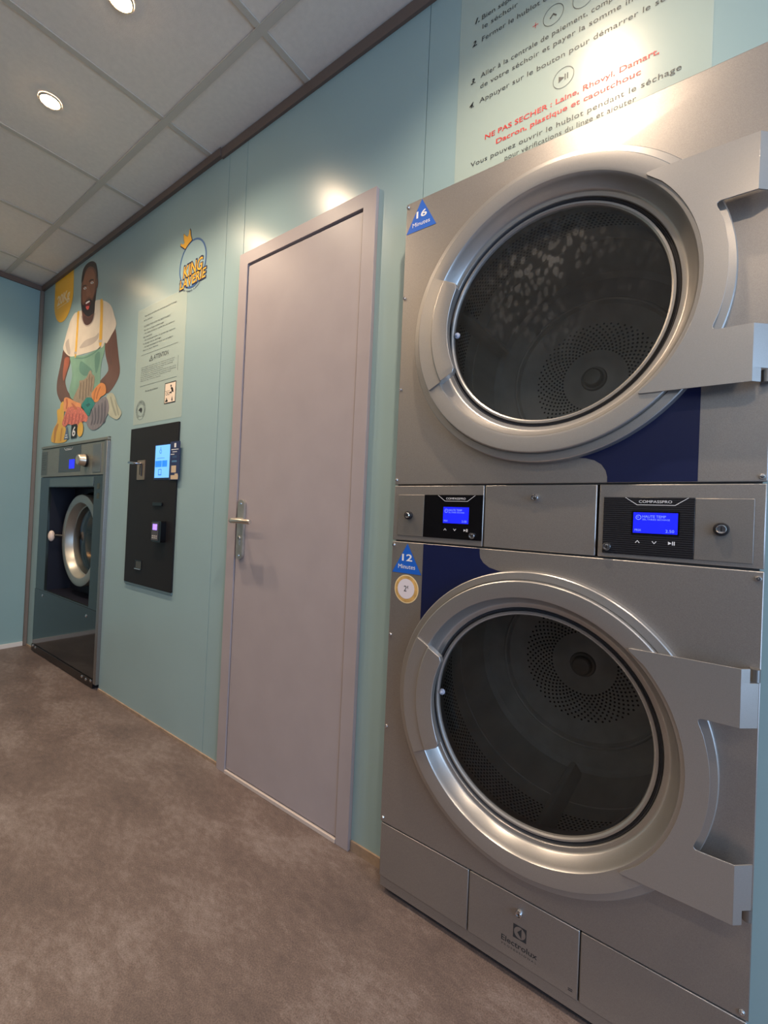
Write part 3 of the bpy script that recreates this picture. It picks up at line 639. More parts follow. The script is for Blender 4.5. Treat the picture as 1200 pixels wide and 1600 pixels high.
for x, z, y in ((-3.705, 0.040, -0.018), (-3.655, 0.036, -0.018), (-2.870, 0.036, -0.018), (-2.815, 0.034, -0.018), (-2.750, 0.042, -0.018), (-3.585, 0.400, -0.013), (-2.865, 0.385, -0.013)):
    obj('screw', lathe([(0.0001, y-0.005), (0.006, y-0.004), (0.009, y-0.001), (0.009, y+0.001)], x, z, 14), CHROME, was)
WRING = mat('washer_ring', (168, 166, 158), 0.35, 0.7)
wd = obj('door', lathe([(0.285, 0.135), (0.293, 0.060), (0.289, 0.048), (0.280, 0.044), (0.247, 0.044), (0.240, 0.046), (0.236, 0.052), (0.224, 0.090), (0.218, 0.094), (0.216, 0.1395)], -3.190, 0.797, 96), WRING, was)
obj('pane', lathe([(0.217, 0.096), (0.16, 0.084), (0.10, 0.078), (0.0001, 0.075)], -3.190, 0.797, 64), GLASS_C, wd, label='domed glass pane')
obj('hinge_cover', lathe([(0.300, 0.136), (0.302, 0.100), (0.296, 0.095)], -3.165, 0.805, 96), RUBBER, wd)
bm = tube([(-3.478, 0.060, 0.805), (-3.500, 0.030, 0.808), (-3.512, 0.005, 0.808)], 0.010, n=12)
hk = obj('door_latch', bm, RUBBER, wd)
bm = bmesh.new(); bmesh.ops.create_uvsphere(bm, u_segments=20, v_segments=14, radius=1)
for v in bm.verts: v.co = Vector((-3.515+v.co.x*0.019*(1-0.25*v.co.z), -0.002+v.co.y*0.019, 0.806+v.co.z*0.036))
obj('latch_knob', bm, mat('latch_ivory', (232, 214, 202), 0.35), hk)
wdr = obj('drum', lathe([(0.205, 0.155), (0.255, 0.165), (0.262, 0.18), (0.262, 0.285), (0.255, 0.292), (0.0001, 0.292)], -3.190, 0.797, 80), mat('washer_drum', (196, 176, 146), 0.16, 1.0), was)
bm = bmesh.new()
for k in range(6):
    rr = 0.06+k*0.034
    for i in range(int(2*PI*rr/0.034)):
        t_ = i*0.034/rr; bm.faces.new([bm.verts.new((-3.19+rr*math.cos(t_)+0.006*math.cos(q), 0.2912, 0.797+rr*math.sin(t_)+0.006*math.sin(q))) for q in [2*PI*j/8 for j in range(8)]])
flatobj('drum_perforation', bm, HOLE, wdr)
for k in range(3):
    t_ = 0.9+2.094*k; c_, s_ = math.cos(t_), math.sin(t_)
    obj('drum_rib', tube([(-3.19+0.244*c_, 0.175, 0.797+0.244*s_), (-3.19+0.232*c_, 0.200, 0.797+0.232*s_), (-3.19+0.232*c_, 0.280, 0.797+0.232*s_)], 0.020, n=12), mat('rib', (200, 182, 150), 0.2, 1.0), wdr)

# ================================================================== PAYMENT TERMINAL
pay = thing('payment_terminal', 'tall black wall-mounted payment panel with a blue screen between washer and door', 'payment terminal', (-2.198, 0, 0.64))
obj('faceplate', slab([rect(-2.431, -1.966, 0.640, 1.428)], -0.009, -0.0006), vary(mat('terminal_black', (31, 28, 29), 0.5, 0, 0.25), 8, 0.06), pay, bevel=0.0008)
obj('lower_edge', bx(-2.431, -1.966, -0.008, -0.0008, 0.630, 0.6392), mat('edge_grey', (96, 118, 126), 0.4, 0.2), pay, smooth=False)
tb = obj('touch_screen_frame', slab([rect(-2.171, -1.955+0.0, 1.160, 1.331)], -0.0098, -0.009) if False else slab([rect(-2.171, -2.000, 1.160, 1.331)], -0.0098, -0.009), mat('frame_navy', (14, 20, 60), 0.2), pay)
SKY = mat('screen_sky', (120, 190, 255), 0.3, emit=(104, 176, 245), es=0.72); SKB = mat('screen_mid', (40, 130, 230), 0.3, emit=(40, 124, 222), es=0.7)
flatobj('screen', slab([rect(-2.164, -2.008, 1.170, 1.326)], -0.0101, 0, flat=True), SKY, tb)
bm = bmesh.new()
for (a, b, c, d) in ((-2.160, -2.100, 1.222, 1.252), (-2.096, -2.050, 1.222, 1.252)): slab([rect(a, b, c, d)], -0.0104, 0, bm, flat=True)
flatobj('screen_buttons', bm, SKB, tb)
bm = slab([rrect(-2.128, -2.098, 1.182, 1.212, 0.004), rrect(-2.124, -2.102, 1.187, 1.209, 0.003)[::-1]], -0.0106, 0, flat=True)
slab([rect(-2.145, -2.075, 1.2635, 1.2655)], -0.0106, 0, bm, flat=True); slab([circle(-2.114, 1.296, 0.010, 16), circle(-2.114, 1.296, 0.007, 16)[::-1]], -0.0106, 0, bm, flat=True); slab([rect(-2.116, -2.112, 1.306, 1.318)], -0.0106, 0, bm, flat=True)
flatobj('screen_icons', bm, mat('icon_blue', (60, 120, 210), 0.4, emit=(50, 110, 200), es=0.6), tb)
cs = obj('coin_slot', slab([rrect(-2.3390, -2.2620, 1.163, 1.261, 0.003)], -0.0125, -0.009), mat('coin_plate', (176, 150, 128), 0.3, 0.8), pay, bevel=0.001)
obj('slot', bx(-2.312, -2.306, -0.0135, -0.0124, 1.188, 1.235), BLACKM, cs, smooth=False)
obj('reject_lever', tube([(-2.300, -0.012, 1.243), (-2.302, -0.035, 1.243), (-2.330, -0.046, 1.246), (-2.352, -0.048, 1.247)], 0.006, n=10), CHROME, cs)
obj('slot_guide', tube([(-2.288, -0.014, 1.182), (-2.288, -0.014, 1.245)], 0.0035, n=8), BLACKM, cs)
obj('ticket_slot', slab([rrect(-2.158, -2.072, 1.036, 1.052, 0.002)], -0.016, -0.009), BLACKG, pay, bevel=0.001)
cr_ = obj('card_reader', slab([rrect(-2.1150, -2.0330, 0.866, 0.965, 0.004)], -0.034, -0.009), BLACKG, pay, bevel=0.002)
obj('reader_face', slab([rrect(-2.1130, -2.0530, 0.874, 0.958, 0.003)], -0.0365, -0.034), mat('reader_face', (78, 74, 76), 0.35), cr_)
flatobj('reader_screen', slab([rect(-2.102, -2.062, 0.922, 0.950)], -0.0368, 0, flat=True), mat('screen_violet', (150, 120, 250), 0.3, emit=(168, 130, 255), es=1.1), cr_)
bm = bmesh.new()
for i in range(3):
    for j in range(2): slab([rect(-2.106+i*0.017, -2.094+i*0.017, 0.882+j*0.009, 0.888+j*0.009)], -0.0368, 0, bm, flat=True)
flatobj('keypad', bm, mat('key_pale', (190, 184, 180), 0.5), cr_)
ct = obj('coin_tray', slab([rect(-2.3140, -2.2490, 0.716, 0.760), rect(-2.3100, -2.2530, 0.7200, 0.756)[::-1]], -0.0115, -0.009), BLACKG, pay)
obj('tray_cup', slab([rect(-2.3100, -2.2530, 0.7200, 0.7560)], -0.0105, -0.0091), mat('cup_grey', (92, 90, 84), 0.4, 0.5), ct)
obj('tray_lip', tube([(-2.312, -0.014, 0.717), (-2.251, -0.014, 0.717)], 0.0025, n=8), CHROME, ct)
# leaflet leaning in front of the screen edge
fly = thing('leaflet', 'small navy leaflet taped over the right edge of the payment screen', 'leaflet', (-1.977, -0.02, 1.158))
lf = obj('card', slab([rrect(-2.022, -1.936, 1.158, 1.336, 0.006)], -0.0135, -0.0120), mat('leaflet_navy', (40, 50, 92), 0.45), fly)
bm = bmesh.new(); slab([rrect(-1.986, -1.970, 1.308, 1.328, 0.002)], -0.0138, 0, bm, flat=True)
for k, (a, b) in enumerate(((-2.010, -1.948), (-2.000, -1.960), (-2.014, -1.982))): slab([rect(a, b, 1.297-k*0.011, 1.3005-k*0.011)], -0.0138, 0, bm, flat=True)
flatobj('leaflet_print', bm, WHITEP, lf)
bm = slab([rect(-2.002, -1.958, 1.240, 1.248)], -0.0138, 0, flat=True)
for k in range(3): slab([rect(-1.998, -1.960, 1.260-k*0.0+k*0.004, 1.2612+k*0.004)], -0.0138, 0, bm, flat=True)
flatobj('leaflet_band', bm, mat('leaf_blue', (84, 130, 170), 0.5), lf)
bm = slab([rect(-2.004, -1.962, 1.192, 1.224)], -0.0138, 0, flat=True); slab([rect(-2.006, -1.942, 1.161, 1.180)], -0.0138, 0, bm, flat=True); slab([rect(-1.972, -1.945, 1.172, 1.187)], -0.0140, 0, bm, flat=True)
flatobj('leaflet_pictures', bm, mat('leaf_cream', (214, 190, 160), 0.5), lf)

# ================================================================== PRINTS ON THE WALL
# outlines of the printed figure and of the emblem's crown, metres along and up the wall
MURAL = {
 'rib0': [(-2.967,1.584),(-2.952,1.584),(-2.934,1.531),(-2.953,1.497),(-2.968,1.503),(-2.955,1.54)],
 'rib1': [(-2.921,1.592),(-2.906,1.592),(-2.891,1.527),(-2.911,1.496),(-2.925,1.502),(-2.912,1.536)],
 'rib2': [(-2.875,1.6),(-2.86,1.599),(-2.85,1.523),(-2.869,1.495),(-2.883,1.501),(-2.87,1.532)],
 'rib3': [(-2.83,1.607),(-2.816,1.607),(-2.807,1.519),(-2.827,1.494),(-2.841,1.5),(-2.828,1.528)],
 'rib4': [(-2.79,1.615),(-2.776,1.615),(-2.769,1.515),(-2.789,1.494),(-2.802,1.499),(-2.789,1.524)],
 'tr0': [(-3.154,1.776),(-3.141,1.771),(-3.145,1.726),(-3.146,1.678),(-3.161,1.683),(-3.158,1.728)],
 'tr1': [(-3.109,1.777),(-3.096,1.772),(-3.098,1.72),(-3.098,1.664),(-3.114,1.669),(-3.111,1.722)],
 'tr2': [(-3.065,1.785),(-3.052,1.78),(-3.054,1.725),(-3.054,1.666),(-3.069,1.671),(-3.067,1.727)],
 'tr3': [(-3.025,1.808),(-3.012,1.803),(-3.014,1.745),(-3.014,1.683),(-3.028,1.688),(-3.027,1.747)],
 'tr4': [(-2.988,1.788),(-2.976,1.783),(-2.979,1.744),(-2.981,1.701),(-2.996,1.706),(-2.992,1.745)],
 'cf0': [(-2.72,1.632),(-2.705,1.633),(-2.674,1.587),(-2.631,1.529),(-2.645,1.524),(-2.686,1.573)],
 'cf1': [(-2.662,1.612),(-2.652,1.608),(-2.617,1.56),(-2.598,1.522),(-2.613,1.526),(-2.635,1.564)],
 'yf1': [(-3.556,1.525),(-3.505,1.553),(-3.486,1.543),(-3.519,1.498),(-3.533,1.438),(-3.559,1.44)],
 'of0': [(-3.378,1.702),(-3.354,1.702),(-3.342,1.67),(-3.35,1.64),(-3.37,1.639),(-3.366,1.672)],
 'of1': [(-3.284,1.668),(-3.243,1.655),(-3.181,1.618),(-3.206,1.616),(-3.251,1.641)],
 'pf0': [(-3.369,1.603),(-3.353,1.603),(-3.357,1.571),(-3.369,1.539),(-3.386,1.544),(-3.372,1.574)],
 'pf1': [(-3.311,1.591),(-3.296,1.598),(-3.3,1.566),(-3.312,1.534),(-3.328,1.539),(-3.314,1.568)],
 'pf2': [(-3.256,1.592),(-3.241,1.592),(-3.245,1.56),(-3.256,1.529),(-3.272,1.534),(-3.259,1.563)],
 'pf3': [(-3.201,1.58),(-3.187,1.586),(-3.19,1.555),(-3.202,1.525),(-3.218,1.529),(-3.204,1.558)],
 'pf4': [(-3.149,1.581),(-3.134,1.581),(-3.137,1.55),(-3.148,1.52),(-3.164,1.524),(-3.151,1.553)],
 'pf5': [(-3.096,1.57),(-3.082,1.576),(-3.086,1.545),(-3.096,1.515),(-3.112,1.52),(-3.099,1.548)],
 'buckle': [(-2.915,1.997),(-2.868,1.989),(-2.866,1.973),(-2.913,1.981)],
 'buckle2': [(-3.281,1.994),(-3.241,1.988),(-3.239,1.972),(-3.279,1.978)],
 'pocket': [(-3.248,1.953),(-3.119,1.931),(-2.982,1.934),(-2.887,1.953),(-2.886,1.947),(-2.977,1.926),(-3.114,1.923),(-3.247,1.945)],
 'neckline': [(-3.185,2.202),(-3.162,2.163),(-3.114,2.129),(-3.06,2.122),(-3.016,2.136),(-2.996,2.173),(-2.985,2.167),(-3.005,2.13),(-3.055,2.112),(-3.116,2.121),(-3.177,2.163),(-3.196,2.201)],
 'ear': [(-2.986,2.372),(-2.972,2.372),(-2.966,2.349),(-2.973,2.324),(-2.987,2.328)],
 'fingers': [(-2.915,1.713),(-2.901,1.708),(-2.924,1.679),(-2.93,1.644),(-2.944,1.647),(-2.938,1.682)],
 'fingers2': [(-2.865,1.714),(-2.852,1.709),(-2.878,1.68),(-2.894,1.647),(-2.907,1.65),(-2.895,1.684)],
 'facelight': [(-3.19,2.392),(-3.184,2.436),(-3.157,2.466),(-3.109,2.474),(-3.058,2.458),(-3.022,2.419),(-3.007,2.378),(-3.005,2.334),(-3.017,2.294),(-3.045,2.279),(-3.087,2.294),(-3.127,2.293),(-3.162,2.279),(-3.191,2.31),(-3.197,2.356)],
 'necklight': [(-3.151,2.194),(-3.094,2.17),(-3.032,2.166),(-3.01,2.176),(-3.02,2.138),(-3.061,2.122),(-3.116,2.13),(-3.154,2.156)],
 'head': [(-3.218,2.408),(-3.22,2.454),(-3.198,2.501),(-3.145,2.519),(-3.073,2.512),(-3.017,2.484),(-2.99,2.439),(-2.978,2.392),(-2.976,2.348),(-2.985,2.307),(-2.992,2.269),(-2.996,2.23),(-3.0,2.181),(-3.02,2.138),(-3.061,2.12),(-3.115,2.126),(-3.161,2.155),(-3.178,2.2),(-3.204,2.267),(-3.214,2.315),(-3.218,2.362)],
 'hair': [(-3.22,2.42),(-3.217,2.461),(-3.198,2.501),(-3.145,2.519),(-3.073,2.512),(-3.017,2.484),(-2.99,2.439),(-2.978,2.381),(-2.99,2.381),(-3.006,2.429),(-3.05,2.468),(-3.114,2.489),(-3.164,2.475),(-3.185,2.444),(-3.201,2.422)],
 'beard': [(-3.21,2.295),(-3.179,2.269),(-3.151,2.269),(-3.125,2.281),(-3.071,2.279),(-3.038,2.261),(-3.022,2.273),(-2.997,2.296),(-2.996,2.23),(-3.0,2.181),(-3.038,2.175),(-3.073,2.172),(-3.114,2.186),(-3.153,2.21),(-3.186,2.24)],
 'mouth': [(-3.145,2.264),(-3.124,2.274),(-3.085,2.275),(-3.062,2.258),(-3.07,2.234),(-3.085,2.216),(-3.115,2.224),(-3.135,2.243)],
 'teeth': [(-3.133,2.271),(-3.106,2.273),(-3.077,2.27),(-3.073,2.262),(-3.105,2.262),(-3.128,2.262)],
 'tongue': [(-3.128,2.245),(-3.103,2.244),(-3.077,2.236),(-3.089,2.22),(-3.113,2.226)],
 'nose': [(-3.132,2.368),(-3.115,2.372),(-3.095,2.357),(-3.07,2.322),(-3.06,2.304),(-3.089,2.304),(-3.125,2.31),(-3.131,2.325)],
 'eyel': [(-3.18,2.373),(-3.166,2.377),(-3.143,2.371),(-3.135,2.362),(-3.153,2.36),(-3.172,2.365)],
 'eyer': [(-3.076,2.38),(-3.059,2.383),(-3.038,2.376),(-3.03,2.367),(-3.047,2.366),(-3.068,2.372)],
 'pupl': [(-3.166,2.374),(-3.151,2.37),(-3.146,2.362),(-3.159,2.363)],
 'pupr': [(-3.062,2.38),(-3.048,2.377),(-3.042,2.369),(-3.056,2.37)],
 'browl': [(-3.197,2.39),(-3.175,2.393),(-3.138,2.384),(-3.137,2.379),(-3.171,2.386),(-3.193,2.384)],
 'browr': [(-3.1,2.396),(-3.072,2.4),(-3.036,2.39),(-3.031,2.383),(-3.067,2.392),(-3.092,2.389)],
 'shirt': [(-3.309,2.247),(-3.25,2.242),(-3.197,2.237),(-3.17,2.169),(-3.115,2.126),(-3.061,2.118),(-3.016,2.134),(-2.997,2.18),(-2.994,2.241),(-2.964,2.246),(-2.896,2.228),(-2.811,2.191),(-2.757,2.15),(-2.72,2.094),(-2.691,2.046),(-2.703,2.018),(-2.742,1.993),(-2.8,1.957),(-2.833,1.965),(-2.863,1.944),(-3.032,1.948),(-3.254,1.964),(-3.343,1.976),(-3.418,2.007),(-3.476,2.052),(-3.461,2.091),(-3.427,2.148),(-3.4,2.182),(-3.374,2.215)],
 'shirtfold': [(-3.438,2.078),(-3.39,2.1),(-3.376,2.074),(-3.347,2.006),(-3.365,1.99),(-3.411,2.026)],
 'shirtfold2': [(-3.104,2.035),(-2.972,2.029),(-2.923,2.041),(-2.928,2.007),(-3.019,1.989),(-3.182,1.998),(-3.184,2.014)],
 'strapl': [(-3.262,2.242),(-3.229,2.238),(-3.234,2.168),(-3.235,2.062),(-3.246,1.963),(-3.27,1.967),(-3.265,2.083),(-3.261,2.174)],
 'strapr': [(-2.919,2.234),(-2.883,2.221),(-2.874,2.144),(-2.869,2.058),(-2.872,1.964),(-2.906,1.968),(-2.91,2.067),(-2.91,2.152)],
 'apron': [(-3.35,1.977),(-3.25,1.964),(-3.102,1.94),(-2.979,1.945),(-2.885,1.964),(-2.83,1.964),(-2.83,1.91),(-2.857,1.866),(-2.871,1.806),(-2.868,1.735),(-2.9,1.697),(-2.996,1.652),(-3.256,1.684),(-3.334,1.747),(-3.3,1.835),(-3.317,1.907)],
 'apronfold': [(-3.172,1.913),(-3.095,1.886),(-2.982,1.823),(-3.086,1.81),(-3.183,1.855)],
 'apronfold2': [(-2.958,1.913),(-2.893,1.922),(-2.893,1.851),(-2.928,1.8),(-2.951,1.847)],
 'arml': [(-3.469,2.045),(-3.407,2.0),(-3.343,1.974),(-3.343,1.927),(-3.381,1.879),(-3.411,1.828),(-3.384,1.777),(-3.343,1.741),(-3.258,1.699),(-3.285,1.675),(-3.438,1.682),(-3.518,1.731),(-3.558,1.785),(-3.558,1.85),(-3.532,1.911),(-3.502,1.978)],
 'armlhi': [(-3.436,1.983),(-3.363,1.97),(-3.367,1.924),(-3.41,1.868),(-3.441,1.833),(-3.462,1.868),(-3.454,1.93)],
 'armr': [(-2.703,2.018),(-2.742,1.993),(-2.8,1.957),(-2.829,1.955),(-2.811,1.886),(-2.768,1.81),(-2.788,1.778),(-2.888,1.738),(-2.804,1.708),(-2.775,1.663),(-2.707,1.678),(-2.635,1.728),(-2.618,1.772),(-2.64,1.842),(-2.674,1.948)],
 'armrhi': [(-2.79,1.93),(-2.753,1.951),(-2.73,1.878),(-2.723,1.823),(-2.747,1.827),(-2.775,1.873)],
 'glove': [(-2.977,1.682),(-2.951,1.704),(-2.916,1.719),(-2.855,1.734),(-2.8,1.718),(-2.779,1.688),(-2.786,1.661),(-2.845,1.651),(-2.879,1.631),(-2.912,1.629),(-2.947,1.642)],
 'taupe': [(-3.256,1.684),(-3.23,1.718),(-3.172,1.763),(-3.172,1.793),(-3.119,1.789),(-3.063,1.799),(-3.031,1.827),(-3.004,1.83),(-2.983,1.805),(-2.946,1.782),(-2.953,1.726),(-2.974,1.685),(-2.961,1.648),(-3.063,1.627),(-3.174,1.636)],
 'cream': [(-2.768,1.645),(-2.713,1.658),(-2.665,1.636),(-2.63,1.588),(-2.574,1.536),(-2.583,1.514),(-2.621,1.5),(-2.689,1.518),(-2.738,1.546),(-2.752,1.595)],
 'knit': [(-3.036,1.548),(-2.985,1.557),(-2.952,1.597),(-2.908,1.624),(-2.844,1.641),(-2.789,1.646),(-2.75,1.622),(-2.727,1.579),(-2.738,1.546),(-2.781,1.51),(-2.826,1.482),(-2.889,1.467),(-2.94,1.467),(-2.997,1.486),(-3.028,1.514)],
 'teal': [(-3.125,1.631),(-3.085,1.656),(-3.042,1.672),(-2.971,1.66),(-2.928,1.626),(-2.947,1.6),(-2.979,1.586),(-2.993,1.558),(-3.048,1.571),(-3.096,1.598)],
 'tealfold': [(-3.055,1.63),(-3.003,1.635),(-2.984,1.622),(-3.026,1.611)],
 'yellow': [(-3.528,1.644),(-3.476,1.654),(-3.469,1.681),(-3.422,1.692),(-3.4,1.63),(-3.402,1.544),(-3.357,1.509),(-3.338,1.426),(-3.599,1.438),(-3.577,1.518),(-3.512,1.57)],
 'yellowfold': [(-3.436,1.515),(-3.412,1.521),(-3.425,1.431),(-3.45,1.433)],
 'orange': [(-3.41,1.71),(-3.37,1.714),(-3.307,1.697),(-3.216,1.667),(-3.139,1.648),(-3.113,1.622),(-3.078,1.596),(-3.208,1.602),(-3.347,1.617),(-3.404,1.63),(-3.416,1.675)],
 'pink': [(-3.424,1.546),(-3.394,1.59),(-3.358,1.626),(-3.33,1.644),(-3.222,1.638),(-3.116,1.615),(-3.048,1.578),(-3.015,1.549),(-3.033,1.524),(-3.097,1.533),(-3.159,1.513),(-3.235,1.518),(-3.316,1.536),(-3.375,1.522)],
 'badge': [(-3.683,2.565),(-3.359,2.56),(-3.352,2.476),(-3.35,2.381),(-3.374,2.325),(-3.413,2.279),(-3.461,2.251),(-3.512,2.24),(-3.556,2.248),(-3.608,2.276),(-3.646,2.326),(-3.669,2.399),(-3.681,2.485)],
 'badgeline': [(-3.617,2.373),(-3.506,2.351),(-3.421,2.337),(-3.42,2.333),(-3.505,2.348),(-3.616,2.37)],
 'num6': [(-3.251,1.517),(-3.159,1.515),(-3.165,1.444),(-3.245,1.445)],
 'ycirc': [(-3.107,1.514),(-3.066,1.499),(-3.052,1.473),(-3.063,1.448),(-3.098,1.44),(-3.136,1.453),(-3.153,1.481),(-3.143,1.506)],
 'btri': [(-3.347,1.434),(-3.34,1.476),(-3.321,1.51),(-3.294,1.477),(-3.278,1.437)],
}
CROWN = [(-1.9957, 2.2377), (-2.0379, 2.2662), (-2.0334, 2.2773), (-2.021, 2.2652), (-2.0033, 2.2684), (-2.0116, 2.2871), (-2.0153, 2.3099), (-2.0085, 2.3132), (-2.0015, 2.304), (-1.9776, 2.2891), (-1.9685, 2.3016), (-1.9676, 2.3148), (-1.9619, 2.3195), (-1.9561, 2.3085), (-1.9533, 2.2897), (-1.9409, 2.2621), (-1.9683, 2.2523)]
YW = -0.0006
def lay(name, P, M, par, i=1, k=4, label=None): return flatobj(name, slab([smoothpoly(P, k) if k else P], -0.0004-0.00025*i, 0, flat=True), M, par, label)
# instructions above the dryer
no = thing('instruction_poster', 'pale poster of French drying instructions on the wall above the dryer', 'poster', (-0.30, 0, 1.95))
flatobj('sheet', slab([rect(-0.5915, -0.0165, 1.93, 2.530)], YW-0.0004, 0, flat=True), FILM, no)
y = YW-0.0010
bm = text('Bien s\u00e9parer votre linge dans', -0.5278, -0.262, 2.3860, 0.0125, y)
for s_, x0, x1, z in (('le s\u00e9choir', -0.5250, -0.4290, 2.3590), ('Fermer le hublot et choisir la temp\u00e9rature', -0.5250, -0.1350, 2.3250),
                      ('Aller \u00e0 la centrale de paiement, composer le num\u00e9ro', -0.5245, -0.0720, 2.2250), ('de votre s\u00e9choir et payer la somme indiqu\u00e9e', -0.5245, -0.1000, 2.1960),
                      ('Appuyer sur le bouton pour d\u00e9marrer le s\u00e9choir', -0.5250, -0.0500, 2.1570), ('Vous pouvez ouvrir le hublot pendant le s\u00e9chage', -0.5435, -0.0680, 1.9900), ('pour v\u00e9rifications du linge et ajouter', -0.4470, -0.1500, 1.9665)):
    text(s_, x0, x1, z, 0.0125, y, bm, space=1.04)
flatobj('lettering', bm, INK, no, 'dark grey instruction text')
bm = bmesh.new()
for cx_, cz_ in ((-0.3370, 2.2770), (-0.2680, 2.2760), (-0.3070, 2.1055)):
    slab([circle(cx_, cz_, 0.0245, 40), circle(cx_, cz_, 0.0234, 40)[::-1]], y, 0, bm, flat=True)
for cx_, cz_, sg in ((-0.3370, 2.2770, 1), (-0.2680, 2.2760, -1)):
    slab([[(cx_-0.0085, cz_-sg*0.0040), (cx_, cz_+sg*0.0045), (cx_+0.0085, cz_-sg*0.0040), (cx_+0.0070, cz_-sg*0.0062), (cx_, cz_+sg*0.0010), (cx_-0.0070, cz_-sg*0.0062)]], y, 0, bm, flat=True)
slab([[(-0.3180, 2.0985), (-0.3180, 2.1125), (-0.3050, 2.1055)]], y, 0, bm, flat=True)
for dx in (0.0030, 0.0085): slab([rect(-0.3070+dx, -0.3070+dx+0.0022, 2.0985, 2.1125)], y, 0, bm, flat=True)
flatobj('button_symbols', bm, INK, no, 'circled button symbols')
bm = bmesh.new()
for s_, x0, z in (('1.', -0.5480, 2.3860), ('2.', -0.5530, 2.3250), ('3.', -0.5530, 2.2210), ('4.', -0.5545, 2.1560)): text(s_, x0, x0+0.0135, z, 0.0135, y, bm, shear=0.3, off=0.03)
flatobj('numbers', bm, BLACKINK, no, 'heavy slanted step numbers')
bm = text('NE PAS SECHER : Laine, Rhovyl, Damart,', -0.5046, -0.1093, 2.0480, 0.0125, y, off=0.013)
text('Dacron, plastique et caoutchouc', -0.4725, -0.1425, 2.0215, 0.0125, y, bm, off=0.013)
flatobj('warning_lettering', bm, REDINK, no, 'red warning text')
bm = bmesh.new()
slab([rect(-0.3870, -0.3730, 2.2775, 2.2790)], y, 0, bm, flat=True); slab([rect(-0.3808, -0.3793, 2.2712, 2.2852)], y, 0, bm, flat=True)
flatobj('plus_sign', bm, REDINK, no, 'red plus sign')

# small notice above the payment terminal
nt = thing('wall_notice', 'pale rules notice with ATTENTION heading above the black payment panel', 'notice', (-2.196, 0, 1.45))
flatobj('sheet', slab([rrect(-2.4320, -1.9600, 1.4500, 2.0500, 0.006)], YW-0.0004, 0, flat=True), FILM, nt)
bm = bmesh.new()
for s_, x0, x1, z in (('Vous devez surveiller vos machines pendant le lavage', -2.362, -2.050, 2.004), ('et le s\u00e9chage.', -2.366, -2.274, 1.982), ("LA DIRECTION N'EST PAS RESPONSABLE", -2.360, -2.104, 1.950),
                      ('des vols ou linges endommag\u00e9s', -2.361, -2.163, 1.930), ('- des objets laiss\u00e9s ou oubli\u00e9s dans les tambours', -2.362, -2.060, 1.913), ('des machines', -2.364, -2.275, 1.894),
                      ('- des articles particuliers ne pouvant pas supporter', -2.358, -2.051, 1.877), ('le lavage ou le s\u00e9chage', -2.361, -2.182, 1.860), ('- du linge mal pr\u00e9par\u00e9 et laiss\u00e9 sans surveillance', -2.356, -2.068, 1.843), ('dans le local ferm\u00e9', -2.362, -2.209, 1.826)):
    text(s_, x0, x1, z, 0.0075, y, bm)
for k in range(8):
    text(("Il est interdit de mettre dans les machines tout produit", "inflammable, solvants, essence ou linge qui en contient", "sous peine de poursuites. Ne pas utiliser de colorants", "ni de teinture dans les machines", "La direction se r\u00e9serve le droit de retirer le linge apr\u00e8s", "la fin du cycle et d'appeler les services comp\u00e9tents", "en cas de vandalisme sur le mat\u00e9riel du local", "Merci de votre visite")[k], -2.370, (-2.045, -2.050, -2.060, -2.150, -2.030, -2.028, -2.075, -2.170)[k], 1.738-k*0.0098, 0.0048, y, bm)
text('En cas de probl\u00e8me', -2.3144, -2.1885, 1.6110, 0.008, y, bm)
flatobj('lettering', bm, INK, nt, 'dark grey rules text')
bm = bmesh.new()
text('ATTENTION', -2.2450, -2.1040, 1.7650, 0.0215, y, bm)
for z, a, b in ((1.8055, -2.377, -2.020), (1.6445, -2.3754, -2.018)): slab([rect(a, b, z, z+0.0012)], y, 0, bm, flat=True)
slab([rect(-2.0135, -2.0120, 1.675, 1.745)], y, 0, bm, flat=True)
slab([[(-2.268, 1.790), (-2.291, 1.762), (-2.253, 1.762)], [(-2.270, 1.784), (-2.259, 1.7645), (-2.284, 1.7645)]], y, 0, bm, flat=True)
slab([rect(-2.2705, -2.2680, 1.769, 1.778)], y, 0, bm, flat=True)
flatobj('heading', bm, INK, nt, 'ATTENTION heading with warning triangle and rules')
bm = bmesh.new()
sx, sz = -2.3555, 1.5225
slab([circle(sx, sz, 0.0500, 48), circle(sx, sz, 0.0487, 48)[::-1]], y, 0, bm, flat=True); slab([circle(sx, sz, 0.0330, 40), circle(sx, sz, 0.0320, 40)[::-1]], y, 0, bm, flat=True)
def around(rad, a_start, span, L_):
    def f(px, pz): t_ = a_start-span*px/L_; rr = rad+pz; return sx+rr*math.cos(t_), sz+rr*math.sin(t_)
    return f
text('ICI VOUS POUVEZ LAVER EN TOUTE CONFIANCE', 0, 0.26, 0, 0.0095, y, bm, fn=around(0.0365, PI*1.32, PI*1.65, 0.26))
slab([smoothpoly([(sx-0.022, sz+0.001), (sx-0.005, sz+0.012), (sx+0.012, sz+0.009), (sx+0.016, sz-0.004), (sx+0.004, sz-0.014), (sx-0.006, sz-0.006)])], y, 0, bm, flat=True)
flatobj('stamp', bm, INK, nt, 'round stamp with writing around it')
pk = flatobj('pictogram', slab([rect(-2.1215, -2.0195, 1.5260, 1.6265)], y, 0, flat=True), mat('picto_cream', (244, 226, 206), 0.5), nt, 'square pictogram of a figure bending over a child and machines')
bm = slab([rect(-2.1215, -2.0195, 1.5260, 1.6265), rect(-2.1175, -2.0235, 1.5300, 1.6225)[::-1]], y-0.0003, 0, flat=True)
slab([circle(-2.0640, 1.6075, 0.0055, 16)], y-0.0003, 0, bm, flat=True)
